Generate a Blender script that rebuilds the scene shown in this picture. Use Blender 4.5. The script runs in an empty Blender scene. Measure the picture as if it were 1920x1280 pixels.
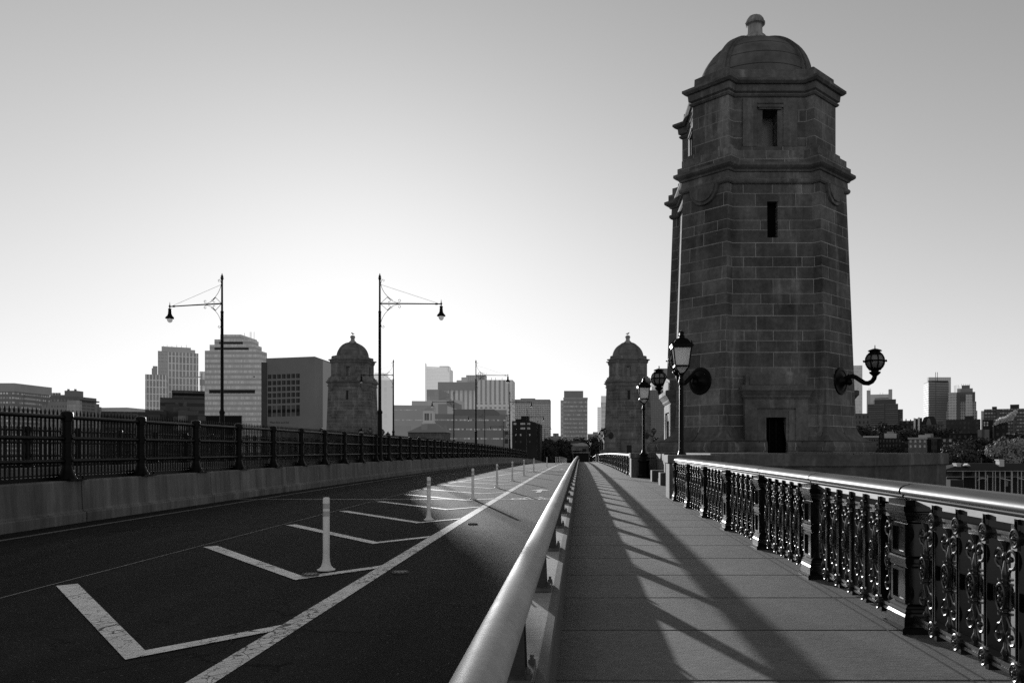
import bpy, bmesh, math, random
from mathutils import Vector, Matrix
R = random.Random(11)
PI = math.pi
sc = bpy.context.scene
COL = sc.collection

# ------------------------------------------------------------------ camera numbers
FPX, VX, HY, EYE = 1518.0, 1088.0, 845.0, 1.45
def PX(px, d): return (px - VX) / FPX * d
def PZ(py, d): return EYE + (HY - py) / FPX * d
def dz(y): return 0.0066 * y - y * y / 14000.0
def slope(y): return math.atan(0.0066 - y / 7000.0)
SUN_EL, SUN_AZ = math.radians(7.28), math.radians(15.15)      # azimuth left of the bridge axis

# ------------------------------------------------------------------ mesh builder
class MB:
    def __init__(s): s.v = []; s.f = []
    def add(s, vs, fs):
        o = len(s.v); s.v += [tuple(v) for v in vs]; s.f += [tuple(i + o for i in f) for f in fs]; return s
    def box(s, x0, x1, y0, y1, z0, z1):
        return s.add([(x0,y0,z0),(x1,y0,z0),(x1,y1,z0),(x0,y1,z0),(x0,y0,z1),(x1,y0,z1),(x1,y1,z1),(x0,y1,z1)],
                     [(0,3,2,1),(4,5,6,7),(0,1,5,4),(1,2,6,5),(2,3,7,6),(3,0,4,7)])
    def bbox(s, x0, x1, y0, y1, z0, z1, b=.02):          # box with bevelled edges
        loops = []
        for (z, i) in ((z0, b), (z0 + b, 0), (z1 - b, 0), (z1, b)):
            loops.append([(x0+b+i*.7,y0+i,z),(x1-b-i*.7,y0+i,z),(x1-i,y0+b+i*.7,z),(x1-i,y1-b-i*.7,z),
                          (x1-b-i*.7,y1-i,z),(x0+b+i*.7,y1-i,z),(x0+i,y1-b-i*.7,z),(x0+i,y0+b+i*.7,z)])
        return s.loft(loops)
    def loft(s, loops, cap0=True, cap1=True):
        n = len(loops[0]); o = len(s.v)
        for l in loops: s.v += [tuple(p) for p in l]
        for k in range(len(loops) - 1):
            for i in range(n):
                j = (i + 1) % n
                s.f.append((o+k*n+i, o+k*n+j, o+(k+1)*n+j, o+(k+1)*n+i))
        if cap0: s.f.append(tuple(o + i for i in reversed(range(n))))
        if cap1: s.f.append(tuple(o + (len(loops)-1)*n + i for i in range(n)))
        return s
    def lathe(s, prof, n=16, c=(0,0,0), rot=None, ph=0.0):       # prof: (r, z)
        loops = []
        for r, z in prof:
            l = []
            for i in range(n):
                a = ph + 2*PI*i/n; p = Vector((r*math.cos(a), r*math.sin(a), z))
                if rot: p = rot @ p
                l.append((p.x+c[0], p.y+c[1], p.z+c[2]))
            loops.append(l)
        return s.loft(loops)
    def tube(s, pts, r, n=8, cap=True):
        pts = [Vector(p) for p in pts]; loops = []; prev = None
        for i, p in enumerate(pts):
            t = (pts[min(i+1, len(pts)-1)] - pts[max(i-1, 0)]).normalized()
            if prev is None:
                u = t.cross(Vector((0,0,1)))
                if u.length < .05: u = t.cross(Vector((0,1,0)))
            else: u = prev - t * prev.dot(t)
            u.normalize(); prev = u; w = t.cross(u)
            rr = r[i] if isinstance(r, (list, tuple)) else r
            loops.append([p + u*rr*math.cos(-2*PI*k/n) + w*rr*math.sin(-2*PI*k/n) for k in range(n)])
        return s.loft([[tuple(q) for q in l] for l in loops], cap, cap)
    def sphere(s, c, r, n=10, m=6, sc=(1,1,1)):
        loops = []
        for k in range(m + 1):
            a = -PI/2 + PI*k/m; q = max(math.cos(a), .02)
            loops.append([(c[0]+r*q*math.cos(2*PI*i/n)*sc[0], c[1]+r*q*math.sin(2*PI*i/n)*sc[1], c[2]+r*math.sin(a)*sc[2]) for i in range(n)])
        return s.loft(loops)
    def sweep(s, prof, ys, zf=dz, cap=True):                      # prof: (x, z) closed, along y
        return s.loft([[(x, y, z + zf(y)) for x, z in prof] for y in ys], cap, cap)
    def sheet(s, x0, x1, ys, z, zf=dz):
        o = len(s.v)
        for y in ys: s.v += [(x0 if not callable(x0) else x0(y), y, z+zf(y)), (x1 if not callable(x1) else x1(y), y, z+zf(y))]
        for k in range(len(ys)-1): s.f.append((o+2*k, o+2*k+1, o+2*k+3, o+2*k+2))
        return s
    def mesh(s, name, mat, smooth=None):
        me = bpy.data.meshes.new(name); me.from_pydata(s.v, [], s.f)
        bm = bmesh.new(); bm.from_mesh(me); bmesh.ops.recalc_face_normals(bm, faces=bm.faces); bm.to_mesh(me); bm.free()
        if mat: me.materials.append(mat)
        if smooth:
            me.polygons.foreach_set('use_smooth', [True]*len(me.polygons)); me.set_sharp_from_angle(angle=math.radians(smooth))
        me.update(); return me
    def build(s, name, mat, parent=None, smooth=None, loc=(0,0,0), rot=(0,0,0)):
        return place(s.mesh(name, mat, smooth), name, parent, loc, rot)
def place(me, name, parent=None, loc=(0,0,0), rot=(0,0,0)):
    o = bpy.data.objects.new(name, me); COL.objects.link(o); o.parent = parent; o.location = loc; o.rotation_euler = rot
    return o
def tag(o, label, cat=None, group=None, kind=None):
    o['label'] = label
    if cat: o['category'] = cat
    if group: o['group'] = group
    if kind: o['kind'] = kind
    return o
def thing(name, label, cat, loc=(0,0,0), rz=0, group=None):
    o = bpy.data.objects.new(name, None); COL.objects.link(o); o.location = loc; o.rotation_euler = (0,0,rz)
    o.empty_display_size = .2
    return tag(o, label, cat, group)
def struct(o, label): return tag(o, label, None, None, 'structure')
KIDS = {}
def copy_tree(o, parent=None):
    c = o.copy(); COL.objects.link(c); c.parent = parent
    for ch in list(o.children): copy_tree(ch, c)
    return c
def dup(root, loc, rz, label, group=None):
    c = copy_tree(root); c.location = loc; c.rotation_euler = (0,0,rz); c['label'] = label
    if group: c['group'] = group
    return c
ORD = ['first','second','third','fourth','fifth','sixth','seventh','eighth','ninth','tenth','eleventh','twelfth','thirteenth','fourteenth','fifteenth','sixteenth','seventeenth','eighteenth']

# ------------------------------------------------------------------ materials (the photograph is black and white)
def g(v): return (v, v, v, 1)
class NT:
    def __init__(s, name):
        s.m = bpy.data.materials.new(name); s.m.use_nodes = True; s.t = s.m.node_tree; s.t.nodes.clear()
        s.out = s.n('ShaderNodeOutputMaterial')
    def n(s, typ, **kw):
        x = s.t.nodes.new(typ)
        for k, v in kw.items(): setattr(x, k, v)
        return x
    def l(s, a, b): s.t.links.new(a, b)
    def put(s, sock, v):
        if hasattr(v, 'is_output'): s.l(v, sock)
        else: sock.default_value = v
    def math(s, op, a, b=None, c=None, clamp=False):
        x = s.n('ShaderNodeMath', operation=op, use_clamp=clamp); s.put(x.inputs[0], a)
        if b is not None: s.put(x.inputs[1], b)
        if c is not None: s.put(x.inputs[2], c)
        return x.outputs[0]
    def noise(s, vec, scale, detail=4, rough=.55, sx=(1,1,1)):
        if sx != (1,1,1):
            mp = s.n('ShaderNodeVectorMath', operation='MULTIPLY'); s.l(vec, mp.inputs[0]); mp.inputs[1].default_value = sx; vec = mp.outputs[0]
        x = s.n('ShaderNodeTexNoise'); s.l(vec, x.inputs['Vector']); x.inputs['Scale'].default_value = scale
        x.inputs['Detail'].default_value = detail; x.inputs['Roughness'].default_value = rough
        return x.outputs[0]
    def remap(s, v, a, b, c, d):
        x = s.n('ShaderNodeMapRange'); s.put(x.inputs[0], v)
        for i, q in enumerate((a, b, c, d)): x.inputs[i+1].default_value = q
        return x.outputs[0]
    def obj(s): return s.n('ShaderNodeTexCoord').outputs['Object']
    def finish(s, val, rough=.6, spec=.5, metal=0, bump=None, bstr=.3, bdist=.01, haze=0, hv=.9):
        p = s.n('ShaderNodeBsdfPrincipled')
        cb = s.n('ShaderNodeCombineColor')
        if hasattr(val, 'is_output'):
            for i in range(3): s.l(val, cb.inputs[i])
            s.l(cb.outputs[0], p.inputs['Base Color'])
        else: p.inputs['Base Color'].default_value = g(val)
        s.put(p.inputs['Roughness'], rough); p.inputs['Specular IOR Level'].default_value = spec; p.inputs['Metallic'].default_value = metal
        if bump is not None:
            b = s.n('ShaderNodeBump'); s.l(bump, b.inputs['Height']); b.inputs['Strength'].default_value = bstr; b.inputs['Distance'].default_value = bdist
            s.l(b.outputs[0], p.inputs['Normal'])
        if haze > 0:                                         # aerial perspective of far-off buildings, painted in as a constant glow
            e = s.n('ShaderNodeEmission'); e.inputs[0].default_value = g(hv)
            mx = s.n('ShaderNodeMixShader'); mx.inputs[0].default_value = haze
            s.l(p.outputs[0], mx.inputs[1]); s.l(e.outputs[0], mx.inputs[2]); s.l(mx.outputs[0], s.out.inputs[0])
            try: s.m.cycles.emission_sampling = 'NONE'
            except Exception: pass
        else: s.l(p.outputs[0], s.out.inputs[0])
        s.p = p
        return s.m
def pm(name, v, rough=.6, spec=.5, var=.25, scale=2.0, det=5, bump=.2, bscale=30, bdist=.01, metal=0, sx=(1,1,1), rvar=.0, haze=0, hv=.9):
    t = NT(name); P = t.obj()
    n = t.noise(P, scale, det, .6, sx)
    val = t.remap(n, .3, .7, v*(1-var), v*(1+var))
    rr = t.remap(n, .3, .7, max(rough-rvar,.05), min(rough+rvar,1)) if rvar else rough
    return t.finish(val, rr, spec, metal, t.noise(P, bscale, 4) if bump else None, bump, bdist, haze, hv)

def facade_uv(t):
    tc = t.n('ShaderNodeTexCoord')
    sp = t.n('ShaderNodeSeparateXYZ'); t.l(tc.outputs['Object'], sp.inputs[0])
    sn = t.n('ShaderNodeSeparateXYZ'); t.l(tc.outputs['Normal'], sn.inputs[0])
    u = t.math('SUBTRACT', t.math('MULTIPLY', sp.outputs[1], sn.outputs[0]), t.math('MULTIPLY', sp.outputs[0], sn.outputs[1]))
    return tc.outputs['Object'], u, sp.outputs[2], sn.outputs[2], sn.outputs[0]

def facade(name_, wall, glass, pu, pv, fu, fv, rnd=.5, haze=0, hv=.9, u0=0, v0=0, rough=.7, grad=0.0, lit=0.0):
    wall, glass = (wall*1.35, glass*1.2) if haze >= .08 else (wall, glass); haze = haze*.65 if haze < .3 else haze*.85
    t = NT(name_); P, u, v, nz, nx = facade_uv(t)
    uu = t.math('DIVIDE', t.math('ADD', u, u0 + 1000*pu), pu); vv = t.math('DIVIDE', t.math('ADD', v, v0 + 1000*pv), pv)
    fu_ = t.math('LESS_THAN', t.math('FRACT', uu), fu); fv_ = t.math('LESS_THAN', t.math('FRACT', vv), fv)
    side = t.math('LESS_THAN', t.math('ABSOLUTE', nz), .5)
    mask = t.math('MULTIPLY', t.math('MULTIPLY', fu_, fv_), side)
    cc = t.n('ShaderNodeCombineXYZ'); t.l(t.math('FLOOR', uu), cc.inputs[0]); t.l(t.math('FLOOR', vv), cc.inputs[1])
    wn = t.n('ShaderNodeTexWhiteNoise', noise_dimensions='2D'); t.l(cc.outputs[0], wn.inputs['Vector'])
    gv = t.math('MULTIPLY', t.remap(wn.outputs[0], 0, 1, 1-rnd, 1+rnd), glass)
    if lit > 0:
        gv = t.math('ADD', gv, t.math('MULTIPLY', t.math('GREATER_THAN', wn.outputs[0], 1-lit), .5))
    wv = t.math('MULTIPLY', t.remap(t.noise(P, .08, 4), .3, .7, .85, 1.15), wall)
    mx = t.n('ShaderNodeMix', data_type='FLOAT'); t.l(mask, mx.inputs[0]); t.l(wv, mx.inputs[2]); t.l(gv, mx.inputs[3])
    return t.finish(mx.outputs[0], rough, .3, haze=haze, hv=hv)

def stone(name, base, mortar, bw, rh, ms=.011, var=.3, u0=0, stain=.3, joint=True, z0=0):
    t = NT(name); P, u, v, nz, nx = facade_uv(t)
    cc = t.n('ShaderNodeCombineXYZ'); t.l(t.math('ADD', u, u0), cc.inputs[0]); wv_ = t.math('MULTIPLY', t.math('SINE', t.math('MULTIPLY', v, 2*PI/(rh*3.07))), rh*.13); t.l(t.math('ADD', t.math('ADD', v, z0), wv_), cc.inputs[1])
    n1 = t.noise(P, .55, 6, .65); n2 = t.noise(P, 7.0, 5, .7); n3 = t.noise(P, 1.6, 4, .6, (1,1,.22))
    val = t.math('MULTIPLY', t.remap(n1, .3, .7, 1-stain, 1+stain), base)
    val = t.math('MULTIPLY', val, t.remap(n2, .3, .7, .74, 1.26))
    val = t.math('MULTIPLY', val, t.remap(n3, .3, .7, .72, 1.28)); n4 = t.noise(P, 1.9, 5, .7, (1,1,.10)); val = t.math('MULTIPLY', val, t.remap(n4, .55, .76, 1.0, 2.1))
    h = n2
    if joint:
        b = t.n('ShaderNodeTexBrick', offset=.42, squash=.72, squash_frequency=3, offset_frequency=2); t.l(cc.outputs[0], b.inputs['Vector'])
        b.inputs['Color1'].default_value = g(1-var); b.inputs['Color2'].default_value = g(1+var); b.inputs['Mortar'].default_value = g(0)
        b.inputs['Scale'].default_value = 1; b.inputs['Mortar Size'].default_value = ms; b.inputs['Mortar Smooth'].default_value = .1
        b.inputs['Bias'].default_value = 0; b.inputs['Brick Width'].default_value = bw; b.inputs['Row Height'].default_value = rh
        sp = t.n('ShaderNodeSeparateColor'); t.l(b.outputs[0], sp.inputs[0])
        val = t.math('MULTIPLY', val, sp.outputs[0])
        mf = t.math('MULTIPLY', b.outputs[1], t.math('LESS_THAN', t.math('ABSOLUTE', nz), .5))
        mf = t.math('MULTIPLY', mf, t.remap(t.noise(P, .9, 4), .35, .6, .6, 1))
        mx = t.n('ShaderNodeMix', data_type='FLOAT'); t.l(mf, mx.inputs[0]); t.l(val, mx.inputs[2]); mx.inputs[3].default_value = mortar
        val = mx.outputs[0]
        h = t.math('SUBTRACT', n2, t.math('MULTIPLY', mf, .8))
    return t.finish(val, .85, .25, 0, h, .35, .02)

M = {}
M['stone'] = stone('tower_granite', .122, .46, 1.5, .455, .010, .27, stain=.55, u0=.0)
M['stone_plain'] = stone('dressed_granite', .13, .2, 1, 1, joint=False, stain=.5)
M['pierstone'] = stone('pier_granite', .10, .16, 2.4, .62, .012, .15, u0=.4, z0=.2)
M['iron'] = pm('black_gloss_paint', .007, .13, .5, .3, 8, bump=.05, bscale=60, bdist=.004, rvar=.04)
M['iron_cast'] = pm('cast_iron_paint', .020, .25, .95, .35, 9, bump=.10, bscale=60, bdist=.004, rvar=.06)
M['iron_soft'] = pm('black_iron', .004, .42, .12, .3, 6, bump=.1, bscale=50, bdist=.004)
M['cap'] = pm('handrail_paint', .055, .50, .5, .35, 5, bump=.12, bscale=26, bdist=.004, rvar=.07, sx=(1,.25,1))
def pipe_m():
    t = NT('galvanised_pipe'); P = t.obj()
    a = t.noise(P, 2.4, 7, .7, (1,.4,1)); b = t.noise(P, 26, 5, .75); c = t.noise(P, 9, 4, .8, (1,.16,1))
    v = t.math('MULTIPLY', t.remap(a, .3, .7, .74, 1.22), .46); v = t.math('MULTIPLY', v, t.remap(b, .3, .7, .86, 1.12))
    v = t.math('MULTIPLY', v, t.math('SUBTRACT', 1.0, t.math('MULTIPLY', t.math('GREATER_THAN', c, .69), .4)))
    sp = t.n('ShaderNodeSeparateXYZ'); t.l(P, sp.inputs[0])
    jn = t.math('LESS_THAN', t.math('FRACT', t.math('DIVIDE', t.math('ADD', sp.outputs[1], 1.9), 6.99)), .0013)
    v = t.math('MULTIPLY', v, t.math('SUBTRACT', 1.0, t.math('MULTIPLY', jn, .6)))
    return t.finish(v, t.remap(a, .3, .7, .52, .7), .3, 0, b, .15, .004)
M['pipe'] = pipe_m()
M['postbase'] = pm('dark_steel', .025, .5, .5, .4, 9)
M['plate'] = pm('steel_plate', .10, .5, .5, .4, 12)
def translucent(name, v, tr=.5, em=0):
    t = NT(name); d = t.n('ShaderNodeBsdfDiffuse'); d.inputs[0].default_value = g(v)
    r = t.n('ShaderNodeBsdfTranslucent'); r.inputs[0].default_value = g(v)
    m = t.n('ShaderNodeMixShader'); m.inputs[0].default_value = tr; t.l(d.outputs[0], m.inputs[1]); t.l(r.outputs[0], m.inputs[2])
    gl = t.n('ShaderNodeBsdfGlossy'); gl.inputs['Roughness'].default_value = .1; gl.inputs[0].default_value = g(.8)
    m2 = t.n('ShaderNodeMixShader'); m2.inputs[0].default_value = .07; t.l(m.outputs[0], m2.inputs[1]); t.l(gl.outputs[0], m2.inputs[2])
    t.l(m2.outputs[0], t.out.inputs[0]); return t.m
M['bulb'] = translucent('street_lamp_glass', 1.0, .8)
M['lantern'] = translucent('lantern_glass', .72, .55)
M['globe'] = translucent('globe_glass', .30, .4)
M['pane'] = pm('pale_sky_pane', .24, .25, .5, .3, 1.5, bump=0)  # pale base colour stands in for sky light in the tower windows
M['dark'] = pm('dark_recess', .006, .9, .1)
M['white'] = pm('white_plastic', .86, .45, .4, .1, 6, bump=.1, bscale=40)
M['band'] = pm('reflective_band', .5, .35, .5, .1, 6, bump=0)
M['black'] = pm('black_rubber', .015, .7, .3)
# asphalt
def asphalt():
    t = NT('asphalt'); P = t.obj()
    big = t.noise(P, .35, 5, .6, (1,.3,1)); trk = t.noise(P, 1.1, 4, .6, (1,.02,1)); mid = t.noise(P, 2.4, 6, .7); fine = t.noise(P, 46, 6, .85); fin2 = t.noise(P, 190, 2, .7)
    v = t.math('MULTIPLY', t.remap(big, .3, .7, .68, 1.4), .017)
    v = t.math('MULTIPLY', v, t.remap(trk, .3, .7, .68, 1.36))
    v = t.math('MULTIPLY', v, t.remap(mid, .3, .7, .82, 1.2))
    v = t.math('MULTIPLY', v, t.remap(fine, .34, .66, .3, 1.75))
    for scl_, thr, amt in ((34, .085, .16), (17, .075, .10)):      # pale aggregate and grit
        vo = t.n('ShaderNodeTexVoronoi'); t.l(P, vo.inputs['Vector']); vo.inputs['Scale'].default_value = scl_
        sp = t.math('LESS_THAN', vo.outputs['Distance'], thr*2)
        wn = t.n('ShaderNodeSeparateColor'); t.l(vo.outputs['Color'], wn.inputs[0])
        sp = t.math('MULTIPLY', sp, t.math('GREATER_THAN', wn.outputs[0], .80))
        v = t.math('ADD', v, t.math('MULTIPLY', sp, amt))
    # sealed cracks
    nz = t.noise(P, 1.2, 4); adn = t.n('ShaderNodeVectorMath', operation='MULTIPLY_ADD'); t.l(nz, adn.inputs[0]); adn.inputs[1].default_value = (1.2,1.2,0); t.l(P, adn.inputs[2])
    vc = t.n('ShaderNodeTexVoronoi', feature='DISTANCE_TO_EDGE'); t.l(adn.outputs[0], vc.inputs['Vector']); vc.inputs['Scale'].default_value = .22
    cr = t.math('MULTIPLY', t.math('LESS_THAN', vc.outputs[0], .0035), t.math('GREATER_THAN', t.noise(P, .5, 2), .5))
    v = t.math('MULTIPLY', v, t.math('SUBTRACT', 1.0, t.math('MULTIPLY', cr, .7)))
    return t.finish(v, .90, .09, 0, t.math('ADD', fine, t.math('MULTIPLY', fin2, .5)), .5, .012)
M['asphalt'] = asphalt()
def paint(name, v, crack=9.0, wear=.0, cw=.035):
    t = NT(name); P = t.obj()
    nz = t.noise(P, 5, 3); ad = t.n('ShaderNodeVectorMath', operation='MULTIPLY_ADD'); t.l(nz, ad.inputs[0]); ad.inputs[1].default_value = (.25,.25,0); t.l(P, ad.inputs[2])
    vo = t.n('ShaderNodeTexVoronoi', feature='DISTANCE_TO_EDGE'); t.l(ad.outputs[0], vo.inputs['Vector']); vo.inputs['Scale'].default_value = crack
    lim = t.remap(t.noise(P, .9, 3), .35, .65, 0, cw)
    cr = t.math('LESS_THAN', vo.outputs[0], lim)
    n = t.noise(P, 24, 5, .7); hole = t.math('LESS_THAN', n, .3 + wear)
    gone = t.math('MAXIMUM', cr, hole)
    val = t.math('MULTIPLY', t.remap(t.noise(P, 3, 5), .3, .7, .8, 1.15), v)
    mx = t.n('ShaderNodeMix', data_type='FLOAT'); t.l(gone, mx.inputs[0]); t.l(val, mx.inputs[2]); mx.inputs[3].default_value = .03
    return t.finish(mx.outputs[0], .6, .4, 0, t.noise(P, 120, 3), .4, .004)
M['paint'] = paint('road_paint_cracked', .85, 10, .07, .075)
M['paint2'] = paint('road_paint_thin', .92, 7, .09, .04)
M['faded'] = paint('road_paint_faded', .22, 14, .12, .03)
def slabs():
    t = NT('sidewalk_concrete'); P = t.obj()
    a = t.noise(P, .6, 6, .65); b = t.noise(P, 26, 6, .85, (.40,1,1)); c = t.noise(P, 5, 6, .7); f = t.noise(P, 90, 3, .8)
    sp = t.n('ShaderNodeSeparateXYZ'); t.l(P, sp.inputs[0])
    cell = t.math('FLOOR', t.math('DIVIDE', t.math('SUBTRACT', sp.outputs[1], .9), 1.37))
    wn = t.n('ShaderNodeTexWhiteNoise', noise_dimensions='1D'); t.l(cell, wn.inputs['W'])
    v = t.math('MULTIPLY', t.remap(a, .3, .7, .74, 1.26), .115)
    v = t.math('MULTIPLY', v, t.remap(b, .34, .66, .55, 1.48)); v = t.math('MULTIPLY', v, t.remap(c, .3, .7, .84, 1.16)); v = t.math('MULTIPLY', v, t.remap(f, .3, .7, .8, 1.2))
    v = t.math('MULTIPLY', v, t.remap(wn.outputs[0], 0, 1, .88, 1.12))
    edge = t.remap(sp.outputs[0], -.15, .12, .55, 1.0)                      # darker along the kerb
    v = t.math('MULTIPLY', v, t.math('MINIMUM', edge, 1.0))
    vo = t.n('ShaderNodeTexVoronoi'); t.l(P, vo.inputs['Vector']); vo.inputs['Scale'].default_value = 2.1     # old gum spots
    wc = t.n('ShaderNodeSeparateColor'); t.l(vo.outputs['Color'], wc.inputs[0])
    gum = t.math('MULTIPLY', t.math('LESS_THAN', vo.outputs['Distance'], .05), t.math('GREATER_THAN', wc.outputs[0], .62))
    v = t.math('MULTIPLY', v, t.math('SUBTRACT', 1.0, t.math('MULTIPLY', gum, .45)))
    return t.finish(v, .76, 1.0, 0, t.math('ADD', b, t.math('MULTIPLY', f, .6)), .38, .012)
M['slab'] = slabs()
M['groove'] = pm('joint_sealant', .015, .8, .2)
M['strip'] = pm('steel_strip', .12, .8, .1, .3, 6, bump=.2)
def concrete(name, v, streaks=True):
    t = NT(name); P = t.obj()
    a = t.noise(P, .5, 5, .6); s1 = t.noise(P, 2.2, 6, .75, (1,1,.05)); s2 = t.noise(P, .8, 4, .7, (1,1,.5)); f = t.noise(P, 45, 4, .7)
    x = t.math('MULTIPLY', t.remap(a, .3, .7, .8, 1.2), v)
    if streaks: x = t.math('MULTIPLY', x, t.remap(s1, .3, .72, .5, 1.9)); x = t.math('MULTIPLY', x, t.remap(s2, .3, .7, .75, 1.3))
    x = t.math('MULTIPLY', x, t.remap(f, .3, .7, .88, 1.12))
    return t.finish(x, .8, .3, 0, f, .35, .006)
M['barrier'] = concrete('stained_concrete', .125)
def broom():
    t = NT('broomed_concrete'); P = t.obj()
    b = t.noise(P, 48, 4, .75, (.12,1,1)); a = t.noise(P, 1.6, 5)
    v = t.math('MULTIPLY', t.remap(a, .3, .7, .85, 1.2), .42); v = t.math('MULTIPLY', v, t.remap(b, .3, .7, .75, 1.2))
    return t.finish(v, .75, .35, 0, b, .6, .006)
M['kerb'] = broom()
M['kerbside'] = concrete('kerb_side', .15, False)
M['ballast'] = pm('ballast', .09, .95, .1, .5, 14, bump=.8, bscale=14, bdist=.05)
M['rust'] = pm('rail_steel', .08, .4, .5)
def water():
    t = NT('river_water'); P = t.obj()
    n = t.noise(P, .35, 4, .6, (1,.5,1)); n2 = t.noise(P, 1.8, 3)
    h = t.math('ADD', n, t.math('MULTIPLY', n2, .3))
    return t.finish(.03, .12, .5, 0, h, .16, .25)
M['water'] = water()
M['land'] = pm('dark_ground', .05, .9, .2, .4, .05, bump=0)
M['leaf_dark'] = pm('dark_foliage', .030, .7, .3, .5, .5, bump=0)
M['leaf_mid'] = pm('mid_foliage', .055, .7, .3, .5, .5, bump=0)
M['leaf_pale'] = pm('pale_foliage', .30, .7, .3, .4, .5, bump=0)
M['bark'] = pm('bark', .04, .9, .2)

# ------------------------------------------------------------------ camera, light, world
cam = bpy.data.cameras.new('camera'); co = bpy.data.objects.new('camera', cam); COL.objects.link(co)
co.location = (0, 0, EYE); co.rotation_euler = (PI/2, 0, 0)
cam.sensor_width = 36; cam.lens = FPX/1920*36
cam.shift_x = -(VX-960)/1920; cam.shift_y = (HY-640)/1920
cam.clip_start = .05; cam.clip_end = 20000
sc.camera = co
sdir = Vector((-math.sin(SUN_AZ)*math.cos(SUN_EL), math.cos(SUN_AZ)*math.cos(SUN_EL), math.sin(SUN_EL)))
sun = bpy.data.lights.new('sun', 'SUN'); sun.energy = 5.0; sun.angle = math.radians(.53); sun.color = (1, .985, .96)
so = bpy.data.objects.new('sun', sun); COL.objects.link(so); so.rotation_euler = sdir.to_track_quat('Z', 'Y').to_euler(); so.location = (-60, 200, 60)
sun.color = (1, 1, 1)
SKY_K, SKY_A = 6.0, 1.245          # film-like shoulder for the bright sky around the sun
w = bpy.data.worlds.new('World'); sc.world = w; w.use_nodes = True
nt = w.node_tree; nt.nodes.clear()
sky = nt.nodes.new('ShaderNodeTexSky'); sky.sky_type = 'NISHITA'; sky.sun_disc = False
sky.sun_elevation = SUN_EL; sky.sun_rotation = -SUN_AZ; sky.air_density = 1.0; sky.dust_density = 0.3; sky.ozone_density = 1.0
bw = nt.nodes.new('ShaderNodeRGBToBW'); nt.links.new(sky.outputs[0], bw.inputs[0])
pw = nt.nodes.new('ShaderNodeMath'); pw.operation = 'POWER'; nt.links.new(bw.outputs[0], pw.inputs[0]); pw.inputs[1].default_value = 1.35
ad = nt.nodes.new('ShaderNodeMath'); ad.operation = 'ADD'; nt.links.new(pw.outputs[0], ad.inputs[0]); ad.inputs[1].default_value = SKY_K
dv = nt.nodes.new('ShaderNodeMath'); dv.operation = 'DIVIDE'; nt.links.new(pw.outputs[0], dv.inputs[0]); nt.links.new(ad.outputs[0], dv.inputs[1])
ml = nt.nodes.new('ShaderNodeMath'); ml.operation = 'MULTIPLY'; nt.links.new(dv.outputs[0], ml.inputs[0]); ml.inputs[1].default_value = SKY_A/.12
bg = nt.nodes.new('ShaderNodeBackground'); nt.links.new(ml.outputs[0], bg.inputs[0]); bg.inputs[1].default_value = .12; sc.cycles.volume_bounces = 3
wo = nt.nodes.new('ShaderNodeOutputWorld'); nt.links.new(bg.outputs[0], wo.inputs[0])
sc.view_settings.view_transform = 'Standard'; sc.view_settings.look = 'None'; sc.view_settings.exposure = 0; sc.view_settings.gamma = 1
sc.cycles.use_denoising = False; sc.cycles.use_adaptive_sampling = False; sc.cycles.max_bounces = 6; sc.cycles.diffuse_bounces = 3; sc.cycles.glossy_bounces = 3
sc.cycles.transparent_max_bounces = 6; sc.cycles.caustics_reflective = False; sc.cycles.caustics_refractive = False
sc.cycles.sample_clamp_indirect = 1.0; sc.cycles.sample_clamp_direct = 5; sc.cycles.blur_glossy = 1.5

# ================================================================== THE BRIDGE DECK
YS = [-14 + 2*i for i in range(180)]                    # to y = 344
rd = MB().sheet(-10.72, -.50, YS, -.17).build('road', M['asphalt']); struct(rd, 'dark asphalt carriageway of the bridge with a marked bike lane')
r2 = MB().sheet(-27.4, -19.86, YS, -.17).build('road', M['asphalt']); struct(r2, 'asphalt carriageway on the far side of the railway tracks')
kb = MB().sweep([(-.52,-.4),(-.52,.365),(-.505,.38),(-.205,.38),(-.19,.365),(-.19,-.3)], YS).build('kerb', M['kerb']); struct(kb, 'low concrete kerb carrying the pipe rail between road and sidewalk')
me_ = MB().sweep([(-.206,.384),(-.158,.38),(-.147,.368),(-.147,-.1),(-.188,-.1),(-.188,.37)], YS).build('kerb_edge', M['kerbside']); struct(me_, 'worn edge strip of the kerb along the sidewalk')
# sidewalk slabs with sunk joints
mb = MB(); J = []
y = 6.38 - 1.37*15
while y < 340: J.append(y); y += 1.37
prev = -14
gr = MB()
for y in J:
    if y < -12: continue
    ys = [prev, y-.019]
    if ys[1] - ys[0] > 2: ys = [prev + (ys[1]-prev)*i/8 for i in range(9)]
    mb.sheet(-.16, 2.97, ys, 0)
    a = dz(y)
    for (ya, za, yb, zb) in ((y-.019, 0, y-.013, -.016), (y+.013, -.016, y+.019, 0)):
        mb.add([(-.16,ya,a+za),(2.97,ya,a+za),(2.97,yb,a+zb),(-.16,yb,a+zb)], [(0,1,2,3)])
    gr.add([(-.16,y-.0145,a-.0155),(2.97,y-.0145,a-.0155),(2.97,y+.0145,a-.0155),(-.16,y+.0145,a-.0155)], [(0,1,2,3)])
    prev = y + .019
sw = mb.build('sidewalk', M['slab']); struct(sw, 'pale concrete sidewalk slabs with transverse joints')
struct(gr.build('slab_joint', M['groove']), 'dark sealed joints between the sidewalk slabs')
bay = MB()
for c in (33.0, 121.5): bay.sheet(2.97, 4.4, [c-9.6, c, c+6.7], 0)
struct(bay.build('sidewalk', M['slab']), 'sidewalk widening in front of the tower doors')
st = MB()
for (x0, x1, z) in ((2.405, 2.42, .006), (2.50, 2.515, .006)): st.sheet(x0, x1, [v for v in YS if v < 43], z)
struct(st.build('gutter_strip', M['strip']), 'thin steel strips set in the sidewalk along the balustrade')
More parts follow.
